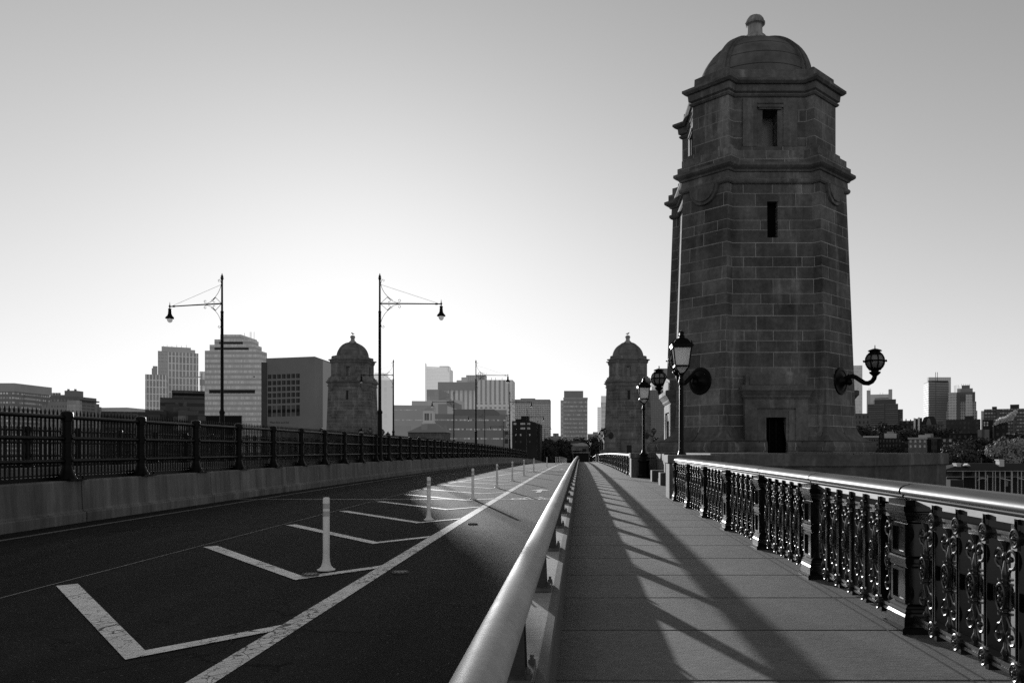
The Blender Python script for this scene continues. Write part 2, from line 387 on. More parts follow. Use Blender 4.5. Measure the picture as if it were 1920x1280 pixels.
# deck body under everything
dk = MB().sweep([(-30.6,-.22),(-30.6,-1.6),(3.1,-1.6),(3.1,-.05),(2.98,-.05),(2.98,-.3),(-.3,-.3),(-.62,-.42),(-10.7,-.42),(-27.4,-.42),(-27.5,-.22)], YS).build('bridge_deck', M['barrier'])
struct(dk, 'concrete and steel deck slab carrying the roads and tracks')
struct(MB().sheet(-30.6, -27.4, YS, -.02).build('sidewalk', M['slab']), 'sidewalk along the far edge of the bridge')
struct(MB().sheet(-19.35, -11.2, YS, -.25).build('track_bed', M['ballast']), 'ballast bed of the railway between the two fences')
tr = MB()
for cx in (-13.2, -17.2):
    for s in (-.72, .72): tr.sweep([(cx+s-.035,-.2),(cx+s+.035,-.2),(cx+s+.035,-.05),(cx+s-.035,-.05)], YS[::4])
struct(tr.build('railway_track', M['rust']), 'steel rails running between the two fences')

# road markings -----------------------------------------------------
def mark(name, mb, mat, label): return struct(mb.build(name, mat), label)
mark('lane_line', MB().sheet(-2.70, -2.50, [-8 + 2*i for i in range(150)], -.166), M['paint'], 'cracked solid white line along the left of the bike lane')
mark('edge_line', MB().sheet(-10.02, -9.90, YS, -.166), M['faded'], 'grey edge line at the foot of the concrete barrier')
mark('road_seam', MB().sheet(-6.19, -6.165, [v for v in YS if v < 44], -.1655), M['faded'], 'thin pale saw cut along the road')
def taper(o):
    return lambda y: o + (-6.0 + (y-37)/(72-37)*3.4)
mark('lane_line', MB().sheet(taper(-.07), taper(.07), [37 + 2.5*i for i in range(15)], -.1655), M['paint2'], 'white line closing the hatched buffer on the left')
jt = MB().sheet(-10.6, -.53, [24.95, 25.15], -.1645)
mark('road_joint', jt, M['faded'], 'pale transverse expansion joint across the road')
def quad(mb, p, q, wd, z=-.1625):
    p = Vector(p); q = Vector(q); n = Vector((-(q-p).y, (q-p).x)).normalized()*wd/2
    e = [p+n, p-n, q-n, q+n]
    mb.add([(a.x, a.y, z+dz(a.y)) for a in e], [(0,1,2,3)])
k = 0; ya = 6.25 - 3.65*2
while ya < 62:
    xl = -6.0 if ya < 33 else max(-6.0, -6.05 + (ya+2.6-37)/(72-37)*3.4)
    mb = MB(); x0 = xl
    ln = -3.5 - x0
    W = .17
    # mitred V
    def arm(mb, x_out, sgn):
        y_out = ya + abs(-3.44 - x_out)*1.25
        if sgn < 0: pts = [(-3.44, ya-.13), (-3.44, ya+.15), (x_out+.10, y_out+.06), (x_out-.06, y_out-.09)]
        else: pts = [(-3.44, ya+.15), (-3.44, ya-.13), (x_out, y_out-.13), (x_out, y_out+.13)]
        mb.add([(a, b, -.162+dz(b)) for a, b in pts], [(0,1,2,3)])
    if ln > .3: arm(mb, x0, -1)
    arm(mb, -2.69, 1)
    k += 1
    mark('chevron_marking', mb, M['paint2'], 'white chevron painted in the buffer between road and bike lane')
    ya += 3.65
def arrow_mark(yc, xc, sc_=1):
    mb = MB(); z = -.163
    pts = [(-.10,-1.0),(.10,-1.0),(.10,.1),(.42,.1),(0,1.0),(-.42,.1),(-.10,.1)]
    mb.add([(xc+a*.95, yc+b*1.25*sc_, z+dz(yc+b)) for a, b in pts], [tuple(range(7))])
    return mb
mark('arrow_marking', arrow_mark(30.1, -1.5), M['faded2'] if 'faded2' in M else M['paint2'], 'white arrow painted in the bike lane pointing ahead')
mark('arrow_marking', arrow_mark(66.0, -1.5), M['paint2'], 'distant white arrow painted in the bike lane')
def bike_mark(yc, xc):
    mb = MB(); z = -.163
    def ring(cx, cy, r0, r1):
        n = 28; vs = []
        for i in range(n):
            a = 2*PI*i/n
            for r in (r0, r1): vs.append((cx+r*math.cos(a), cy+r*1.9*math.sin(a), z+dz(cy)))
        mb.add(vs, [(2*i, 2*i+1, (2*i+3) % (2*n), (2*i+2) % (2*n)) for i in range(n)])
    ring(xc-.42, yc, .17, .25); ring(xc+.42, yc, .17, .25)
    def ln(a, b, w_=.06): quad(mb, (xc+a[0], yc+a[1]), (xc+b[0], yc+b[1]), w_, z+.0008)
    ln((-.42,0),(-.2,.75)); ln((-.2,.75),(.22,.75)); ln((.22,.75),(0,0)); ln((0,0),(-.42,0)); ln((0,0),(-.23,.85)); ln((.42,0),(.18,1.0)); ln((.18,1.0),(.32,1.1)); ln((-.32,.9),(-.14,.9))
    return mb
mark('bicycle_marking', bike_mark(25.2, -1.5), M['paint2'], 'white bicycle symbol painted in the bike lane')
mark('bicycle_marking', bike_mark(62.5, -1.5), M['paint2'], 'distant white bicycle symbol in the bike lane')

# ================================================================== LEFT: CONCRETE BARRIERS, FENCES
def barrier(sx, off, label):
    mb = MB(); y = -13.0
    def p(a): return off + sx*a
    while y < 330:
        ys = [y+.012, y+3, y+6.07]
        prof = [(p(.12),-.45),(p(.12),.02),(p(.105),.045),(p(.05),.06),(p(.03),.10),(p(.0),.70),(p(-.02),.73),(p(-.40),.73),(p(-.44),.70),(p(-.46),-.45)]
        if sx < 0: prof = prof[::-1]
        mb.sweep(prof, ys); y += 6.1
    o = mb.build('concrete_barrier', M['barrier']); tag(o, label, 'barrier'); return o
barrier(1, -10.78, 'long stained concrete barrier along the left edge of the road')
barrier(-1, -19.76+.12, 'concrete barrier on the far side of the tracks behind the black fence')

BAY, NB = 2.9, 56
Y0 = 17.3 - 4*BAY
fence = thing('railing_fence', 'black three-rail steel fence with spiked pickets on the concrete barrier beside the road', 'fence', (-10.97, 0, 0))
pm_ = MB()
pm_.bbox(-.26,.26,-.29,.29,0,.035,.008)
pm_.lathe([(.20,.035),(.19,.07),(.14,.16),(.108,.27),(.1,.34),(.1,.36)], 14)
pm_.lathe([(.1,.33),(.118,.335),(.118,.49),(.1,.495),(.098,.80),(.118,.805),(.118,.97),(.098,.975),(.096,1.26),(.122,1.265),(.124,1.42),(.115,1.455),(.07,1.48),(.01,1.49)], 14)
for z in (.41,.89,1.34):
    pm_.lathe([(.02,-.145),(.05,-.14),(.05,.14),(.02,.145)], 8, (0,0,z), Matrix.Rotation(PI/2, 3, 'X'))
    pm_.sphere((.125,0,z), .022, 8, 5)
for a, b in ((-.2,-.23),(.2,-.23),(-.2,.23),(.2,.23)): pm_.lathe([(.026,.035),(.026,.062),(.013,.064),(.013,.10)], 6, (a,b,0))
post_me = pm_.mesh('post', M['iron_soft'], 40)
pk = MB()
for i in range(22):
    yy = BAY*(i+.5)/22
    pk.box(-.169,-.1415, yy-.014, yy+.014, .05, 1.45)
    pk.add([(-.169,yy-.014,1.45),(-.1415,yy-.014,1.45),(-.1415,yy+.014,1.45),(-.169,yy+.014,1.45),(-.156,yy,1.53)], [(0,1,4),(1,2,4),(2,3,4),(3,0,4)])
pk.box(-.19,-.10,0,BAY,-.02,.085)  # sill bar added to stop low sun passing under the pickets
for z in (.12, .41, .89, 1.34): pk.box(-.145,-.118, .0, BAY, z-.018, z+.018)
pick_me = pk.mesh('picket_panel', M['iron_soft'])
for i in range(NB):
    y = Y0 + BAY*i
    place(post_me, 'post', fence, (0, y, .73+dz(y)), (slope(y)*0, 0, 0))
    if i < NB-1: place(pick_me, 'picket_panel', fence, (0, y, .73+dz(y)), (math.atan((dz(y+BAY)-dz(y))/BAY), 0, 0))
for z in (.41,.89,1.34):
    MB().tube([(0, Y0-1+BAY*.5*i, .73+z+dz(Y0-1+BAY*.5*i)) for i in range(2*NB)], .045, 10).build('rail', M['iron_soft'], fence, 40)
dup(fence, (-19.86, .2, 0), 0, 'second black picket fence seen through the first, beyond the railway tracks')

# street lamps on the two fences -------------------------------------
def arc(c, r, a0, a1, n=12, r1=None):
    r1 = r if r1 is None else r1
    return [(c[0]+(r+(r1-r)*i/n)*math.cos(a0+(a1-a0)*i/n), 0, c[1]+(r+(r1-r)*i/n)*math.sin(a0+(a1-a0)*i/n)) for i in range(n+1)]
lamp = thing('street_lamp', 'tall black street lamp on the near fence, closest to the camera, arm reaching right', 'street lamp', (-10.97, 44.3, .73+dz(44.3)))
MB().lathe([(.24,0),(.24,.05),(.16,.10),(.145,.3),(.125,2.55),(.125,2.6),(.15,2.62),(.15,2.74),(.10,2.78),(.088,2.9),(.075,8.1),(.085,8.12),(.085,8.2),(.055,8.22),(.05,9.9),(.065,9.92),(.065,9.96),(.09,9.98),(.09,10.02),(.055,10.04),(.075,10.1),(.03,10.2),(.012,10.28)], 12).build('pole', M['iron_soft'], lamp, 35)
ar = MB().tube([(.04,0,8.62),(1.7,0,8.615),(3.36,0,8.60)], [.04,.036,.03], 8)
ar.lathe([(.045,8.56),(.06,8.58),(.06,8.64),(.03,8.66),(.02,8.72),(.004,8.86)], 8, (3.36,0,0)); ar.lathe([(.05,-.06),(.05,.06)], 8, (3.1,0,8.60), Matrix.Rotation(PI/2,3,'Y'))
ar.build('arm', M['iron_soft'], lamp, 40)
sb = MB(); r_ = .013
sb.tube(arc((1.32, 9.94), 1.29, PI, PI*1.34, 12), r_, 6); sb.tube(arc((1.32, 7.30), 1.29, PI, PI*.66, 12), r_, 6)
for sg in (1, -1):
    zz = lambda d: 8.62 + sg*d
    sb.tube([(.05,0,zz(.02)),(.42,0,zz(.36))], r_, 6)
    sb.tube([(x, 0, zz(d)) for x, d in ((.40,.36),(.55,.22),(.75,.11),(.95,.05),(1.1,.09),(1.15,.17),(1.09,.23),(1.02,.20),(1.03,.15))], r_, 6)
    sb.tube([(x, 0, zz(d)) for x, d in ((.42,.36),(.52,.30),(.58,.20),(.55,.10),(.48,.08),(.45,.13))], r_, 6)
    sb.tube([(x, 0, zz(d)) for x, d in ((.06,1.12),(.10,1.27),(.18,1.33),(.25,1.28),(.22,1.21),(.16,1.23))], r_, 6)
sb.build('scroll_bracket', M['iron_soft'], lamp, 60)
MB().tube([(.05,0,9.66),(3.2,0,8.63)], .008, 5).build('tie_rod', M['iron_soft'], lamp)
ln_ = MB().lathe([(.02,8.58),(.03,8.50),(.09,8.48),(.09,8.42),(.08,8.40),(.10,8.18),(.13,8.10),(.20,8.02),(.235,7.97),(.235,7.93),(.17,7.92)], 16, (3.36,0,0)).build('lantern', M['iron_soft'], lamp, 40)
MB().lathe([(.14,7.925),(.15,7.87),(.125,7.78),(.07,7.72),(.01,7.70)], 14, (3.36,0,0)).build('globe', M['bulb'], ln_, 60)
def lampname(i, near): return ('tall black street lamp on the %s fence, %s from the camera, arm reaching %s' % ('near' if near else 'far', ORD[i], 'right' if near else 'left'))
lamp['group'] = 'street lamps on the near fence'
for i in range(1, 6):
    y = 44.3 + 40.8*i; dup(lamp, (-10.97, y, .73+dz(y)), 0, lampname(i, True), 'street lamps on the near fence')
for i in range(0, 6):
    y = 44.3 + 40.6*i; dup(lamp, (-19.6, y, .73+dz(y)), PI - (.24 if i == 0 else 0), lampname(i, False), 'street lamps on the far fence')

# flexible lane posts ---------------------------------------------------
bol = thing('lane_post', 'white flexible lane post closest to the camera', 'bollard', (-3.31, 10.55, -.163+dz(10.55)), 0, 'white flexible posts along the bike lane')
MB().lathe([(.115,0),(.115,.012),(.095,.02),(.066,.05),(.05,.10),(.043,.17),(.042,.93),(.036,.945),(.005,.95)], 18).build('tube', M['white'], bol, 40)
MB().lathe([(.0435,.70),(.0435,.77)], 18).lathe([(.0435,.80),(.0435,.87)], 18).build('reflective_band', M['band'], bol, 40)
for i, y in enumerate((17.8, 25.1, 32.4, 39.7, 47.6, 56, 73, 93, 101, 109, 117, 125, 133, 141, 149, 157, 165)):
    x = -3.33 if y < 46 else max(-3.33, -3.33 + (y-46)*.012)
    x = min(x, -2.8)
    dup(bol, (x, y, -.163+dz(y)), R.uniform(0, 1), '%s white flexible lane post from the camera along the bike lane' % ORD[i+1])
dsk = thing('road_disc', 'round steel disc set in the asphalt right of the white line', 'road stud', (-2.3, 10.35, -.168+dz(10.35)), 0, 'round discs set in the road')
MB().lathe([(.105,0),(.105,.012),(.085,.02),(.05,.012),(.01,.012)], 20).build('plate', M['plate'], dsk, 30)
rg = MB()
for i in range(10):
    a = 2*PI*i/10; rg.lathe([(.012,.012),(.012,.024)], 6, (.09*math.cos(a), .09*math.sin(a), 0))
rg.build('bolt_ring', M['postbase'], dsk)
dup(dsk, (-3.37, 10.12, -.160+dz(10.12)), .5, 'round steel disc in the asphalt just in front of the nearest white post')
dup(dsk, (-2.25, 16.9, -.168+dz(16.9)), 1, 'round steel disc in the bike lane beside the second white post')

# pipe guard rail ----------------------------------------------------------
pg = thing('pipe_guard_rail', 'low rail of thick pale pipe on dark steel posts between bike lane and sidewalk', 'guard rail', (0, 0, 0))
MB().tube([(-.284, y, .786+dz(y)) for y in [-6 + 1.5*i for i in range(228)]], .0745, 28).build('pipe', M['pipe'], pg, 60)
gp = MB()
for s in (-1, 1):      # two tapered flanges and a web
    gp.add([(-.44,s*.075-.008,.02),(-.25,s*.075-.008,.02),(-.25,s*.075+.008,.02),(-.44,s*.075+.008,.02),(-.335,s*.055-.008,.345),(-.262,s*.055-.008,.345),(-.262,s*.055+.008,.345),(-.335,s*.055+.008,.345)],
           [(0,3,2,1),(4,5,6,7),(0,1,5,4),(1,2,6,5),(2,3,7,6),(3,0,4,7)])
gp.add([(-.352,-.07,.02),(-.338,-.07,.02),(-.338,.07,.02),(-.352,.07,.02),(-.306,-.05,.345),(-.292,-.05,.345),(-.292,.05,.345),(-.306,.05,.345)], [(0,3,2,1),(4,5,6,7),(0,1,5,4),(1,2,6,5),(2,3,7,6),(3,0,4,7)])
gp.box(-.34,-.24,-.065,.065,.325,.35)
gpm = gp.mesh('post', M['postbase'])
bp = MB().bbox(-.475,-.212,-.17,.17,0,.028,.006)
for a, b in ((-.45,-.13),(-.232,-.13),(-.45,.13),(-.232,.13)): bp.lathe([(.018,.028),(.018,.048),(.01,.05),(.01,.07)], 6, (a,b,0))
bpm = bp.mesh('base_plate', M['plate'], 30)
for i in range(-3, 97):
    y = 3.75 + 2.33*i
    p = place(gpm, 'post', pg, (0, y, .382+dz(y)))
    if i < 45: place(bpm, 'base_plate', p, (0, 0, 0))

# ================================================================== RIGHT: ORNATE BALUSTRADE
BB = 2.57
def ornament(lo=False):
    mb = MB(); x = .05; q = 8 if not lo else 5
    def T(pts, r): mb.tube([(x, a, b) for a, b in pts], r, 6 if not lo else 4)
    def spiral(cy, cz, s, up):
        n = 14 if not lo else 8
        pts = []
        for i in range(n+1):
            t_ = i/n; a = (-.55*PI + t_*1.75*PI); rr = .062*(1-.30*t_)
            pts.append((cy + s*rr*math.cos(a), cz + up*rr*math.sin(a)))
        return pts
    for up, cz in ((1, .765), (-1, .295)):
        for s in (-1, 1):
            cy = s*.068
            T([(s*.012, cz-up*.17), (s*.02, cz-up*.11)] + spiral(cy, cz, s, up), .0105)
            mb.sphere((x-.006, cy+s*.006, cz), .019, q, 5)
        # stem leaf body
        mb.lathe([(.010,-.10),(.023,-.06),(.026,-.02),(.016,.03),(.010,.06)] if up > 0 else [(.010,-.06),(.016,-.03),(.026,.02),(.023,.06),(.010,.10)], q, (x, 0, cz-up*.075))
    mb.lathe([(.045,.875),(.035,.86),(.018,.83),(.015,.80),(.022,.78)], q, (x,0,0))
    mb.lathe([(.012,.25),(.016,.22),(.030,.185),(.018,.165),(.045,.15)], q, (x,0,0))
    for z in (.635, .605, .455, .425):
        mb.lathe([(.018,-.012),(.048,-.006),(.048,.006),(.018,.012)], q, (x,0,z))
    mb.lathe([(.02,.40),(.022,.66)], q, (x,0,0))
    return mb
def medal(lo=False):
    mb = MB(); x = .03; n = 18 if not lo else 10
    mb.tube([(x-.012, .052*math.cos(2*PI*i/n), .53+.080*math.sin(2*PI*i/n)) for i in range(n+1)], .010, 6 if not lo else 4, False)
    mb.add([(x-.004, .05*math.cos(2*PI*i/n), .53+.078*math.sin(2*PI*i/n)) for i in range(n)], [tuple(range(n))])
    mb.add([(x+.05, .05*math.cos(2*PI*i/n), .53+.078*math.sin(2*PI*i/n)) for i in range(n)], [tuple(range(n))])
    mb.sphere((x-.012,0,.53), .018, 8, 5)
    if not lo:
        for i in range(6):
            a = 2*PI*i/6+.3; mb.sphere((x-.010, .028*math.cos(a), .53+.045*math.sin(a)), .013, 6, 4, (1,1,1.3))
    return mb
def upright():
    mb = MB()
    mb.box(.03,.17,-.022,.022,.035,1.0)
    mb.box(.018,.03,-.022,-.012,.18,.83); mb.box(.018,.03,.012,.022,.18,.83)
    mb.box(.012,.03,-.02,-.011,.955,1.02); mb.box(.012,.03,.011,.02,.955,1.02); mb.box(.012,.03,-.011,.011,1.005,1.02)
    for s in (-1, 1):
        for k_, off in ((0,.034),(1,.062),(2,.088)):
            mb.box(.035+.004*k_,.10, s*off-.009, s*off+.009, .475+.004*k_, .585-.004*k_)
    mb.box(.045,.09,-.115,.115,.505,.555)
    return mb
def rosette(lo=False):
    mb = MB(); n = 16 if not lo else 8
    for z in (0,):
        x = .004
        mb.tube([(x, .044*math.cos(2*PI*i/n), z+.052*math.sin(2*PI*i/n)) for i in range(n+1)], .009, 6 if not lo else 4, False)
        mb.lathe([(.046,.0),(.046,.04)], n, (.0,0,z), Matrix.Rotation(PI/2,3,'Y'))
        mb.sphere((x-.004,0,z), .016, 8, 5)
        if not lo:
            for i in range(8):
                a = 2*PI*i/8; mb.sphere((x-.001, .028*math.cos(a), z+.032*math.sin(a)), .009, 6, 4)
    return mb
def bpost():
    mb = MB()
    def lev(z, o): w_, x0, x1 = .15+o, -.02-o, .27+o; return [(x0,-w_,z),(x1,-w_,z),(x1,w_,z),(x0,w_,z)]
    mb.loft([lev(z,o) for z, o in ((0,.055),(.045,.055),(.05,.035),(.13,.03),(.15,.02),(.165,.024),(.18,.012),(.195,.016),(.21,0),(.225,-.012),(.50,-.012),(.505,.004),(.52,.012),(.535,.012),(.545,.022),(.575,.022),(.585,.008),(.595,-.012),(.845,-.012),(.86,.004),(.87,.004),(.88,.016),(.90,.016),(.912,.028),(.935,.028),(.945,.04),(.985,.04),(.99,.02),(1.03,.02))])
    for (z0, z1) in ((.225,.50),(.595,.845)):      # raised borders leave a sunk panel on each face
        for (a, b) in ((-.138,-.108),(.108,.138)):
            mb.box(-.03,-.008,a,b,z0+.002,z1-.002)
        mb.box(-.0298,-.008,-.108,.108,z0+.002,z0+.03); mb.box(-.0298,-.008,-.108,.108,z1-.03,z1-.002)
        for s in (-1, 1):
            ya_, yb_ = sorted((s*.138, s*.160))
            mb.box(-.006,.05,ya_,yb_,z0+.002,z1-.002); mb.box(.20,.256,ya_,yb_,z0+.002,z1-.002)
            mb.box(.05,.20,ya_,yb_-.0002 if s>0 else yb_,z0+.002,z0+.045); mb.box(.05,.20,ya_,yb_,z1-.045,z1-.002)
    for i in range(9): mb.box(-.046,-.036,-.14+.035*i-.008,-.14+.035*i+.008,.905,.93)
    return mb
CAPP = [(.035,.985),(.035,1.035),(.012,1.04),(.004,1.052),(.012,1.062),(-.012,1.07),(-.022,1.085),(-.022,1.10),(-.008,1.122),(.02,1.138),(.05,1.144),(.06,1.150),(.085,1.153),(.17,1.153),(.195,1.150),(.205,1.144),(.235,1.138),(.262,1.122),(.275,1.10),(.275,1.085),(.265,1.07),(.24,1.062),(.248,1.052),(.24,1.04),(.215,1.035),(.215,.985)]
def prismy(prof, y0, y1): return MB().loft([[(x, y0, z) for x, z in prof], [(x, y1, z) for x, z in prof]])
orn_me = ornament().mesh('scroll_ornament', M['iron_cast'], 50); med_me = medal().mesh('medallion', M['iron_cast'], 50)
upr_me = upright().mesh('upright', M['iron']); ros_me = rosette().mesh('rosette', M['iron_cast'], 50)
bpo_me = bpost().mesh('post', M['iron'])
cap_me = prismy(CAPP, -BB/2+.02, BB/2-.02).mesh('handrail', M['cap'], 50)
cx_, cz_ = .13, 1.06
colp = [(cx_+(x-cx_)*.94, cz_+(z-cz_)*.90) for x, z in CAPP]
col_me = prismy(colp, -.022, .022).mesh('collar', M['iron'], 50)
rl = MB()
for z in (.905, .115):
    rl.box(.04,.12,-BB/2,BB/2,z-.022,z+.022); rl.box(.022,.04,-BB/2,BB/2,z-.030,z-.008); rl.box(.022,.04,-BB/2,BB/2,z+.008,z+.030); rl.box(.03,.04,-BB/2,BB/2,z-.007,z+.007)
rl.box(.055,.15,-BB/2,BB/2,.985,1.02)
rail_me = rl.mesh('lattice_rail', M['iron_cast'])
bal = thing('balustrade', 'ornate black cast iron balustrade of scrolls and panelled posts beside the sidewalk, near bays', 'balustrade', (2.55, 0, 0))
NP = 10; YP0 = 6.42 - 2*BB
for i in range(NP-1):
    y = YP0 + BB*i
    if y > 22.2: break
    last = y + BB > 22.2
    place(bpo_me, 'post', bal, (0, y, dz(y)))
    place(col_me, 'collar', bal, (0, y, dz(y)))
    if last: break
    ym = y + BB/2; zz = dz(ym); sl = slope(ym)
    place(cap_me, 'handrail', bal, (0, ym, zz), (sl,0,0)); place(rail_me, 'lattice_rail', bal, (0, ym, zz), (sl,0,0))
    for k in range(6):
        yo = y + .16 + .375*(k+.5)
        oo = place(orn_me, 'scroll_ornament', bal, (0, yo, dz(yo))); place(med_me, 'medallion', oo)
        if k < 5:
            yu = y + .16 + .375*(k+1)
            uu = place(upr_me, 'upright', bal, (0, yu, dz(yu))); place(ros_me, 'rosette', uu, (0,0,.905)); place(ros_me, 'rosette', uu, (0,0,.115))
# far runs: one lattice panel per bay
lp = MB()
for src, ks, n_ in ((ornament(True), [.375*(k+.5) for k in range(6)], 6), (medal(True), [.375*(k+.5) for k in range(6)], 6), (upright(), [.375*(k+1) for k in range(5)], 5), ):
    for yk in ks: lp.add([(a, b + yk + .16 - BB/2, c) for a, b, c in src.v], src.f)
for yk in [.375*(k+1) for k in range(5)]:
    for zk in (.905, .115): q_ = rosette(True); lp.add([(a, b + yk + .16 - BB/2, c + zk) for a, b, c in q_.v], q_.f)
lp.add(rl.v, rl.f)
lp_me = lp.mesh('lattice_panel', M['iron_cast'], 50)
def far_run(y0, n, label):
    b = thing('balustrade', label, 'balustrade', (2.55, 0, 0), 0)
    for i in range(n+1):
        y = y0 + BB*i
        place(bpo_me, 'post', b, (0, y, dz(y)))
        if i < n:
            ym = y+BB/2
            place(cap_me, 'handrail', b, (0, ym, dz(ym)), (slope(ym),0,0)); place(lp_me, 'lattice_panel', b, (0, ym, dz(ym)), (slope(ym),0,0))
far_run(41.3, 27, 'cast iron balustrade running on from the near tower to the far right tower')
far_run(131.0, 14, 'last run of balustrade beyond the far right tower')

# ================================================================== TOWERS
def plan(a, s, H):
    base = [(-(a+s), -(H+s)), (-a, -H), (a, -H), (a+s, -(H+s))]; pts = []
    for k in range(4):
        c, q = round(math.cos(k*PI/2)), round(math.sin(k*PI/2))
        pts += [(x*c - y*q, x*q + y*c) for x, y in base]
    return pts
def offset(pts, o):
    n = len(pts); out = []
    for i in range(n):
        p0, p1, p2 = Vector(pts[i-1]), Vector(pts[i]), Vector(pts[(i+1) % n])
        d1 = (p1-p0).normalized(); d2 = (p2-p1).normalized()
        n1 = Vector((d1.y, -d1.x)); n2 = Vector((d2.y, -d2.x))
        b = n1 + n2; b = b/(b.dot(n1))
        q = p1 + b*o; out.append((q.x, q.y))
    return out
LOW = (1.53, .25, 3.08); UP = (1.34, .27, 2.50)
def scl(h): return 1.055 - .0105*h
def lowloop(h, o): return [(x, y, h) for x, y in offset([(a*scl(h), b*scl(h)) for a, b in plan(*LOW)], o)]
def uploop(h, o): return [(x, y, h) for x, y in offset(plan(*UP), o)]
def boolean(o, cutters):
    for c in cutters:
        m = o.modifiers.new('cut', 'BOOLEAN'); m.operation = 'DIFFERENCE'; m.object = c; m.solver = 'EXACT'
    dg = bpy.context.evaluated_depsgraph_get(); dg.update()
    me = bpy.data.meshes.new_from_object(o.evaluated_get(dg)); o.modifiers.clear(); o.data = me
    for c in cutters: bpy.data.objects.remove(c, do_unlink=True)
def bevel(o, wd, seg=2, ang=30):
    m = o.modifiers.new('bevel', 'BEVEL'); m.width = wd; m.segments = seg; m.limit_method = 'ANGLE'; m.angle_limit = math.radians(ang); return m
def rotk(k): return Matrix.Rotation(k*PI/2, 3, 'Z')
def add_rot(mb, src, k):
    Rm = rotk(k); mb.add([tuple(Rm @ Vector(v)) for v in src.v], src.f); return mb

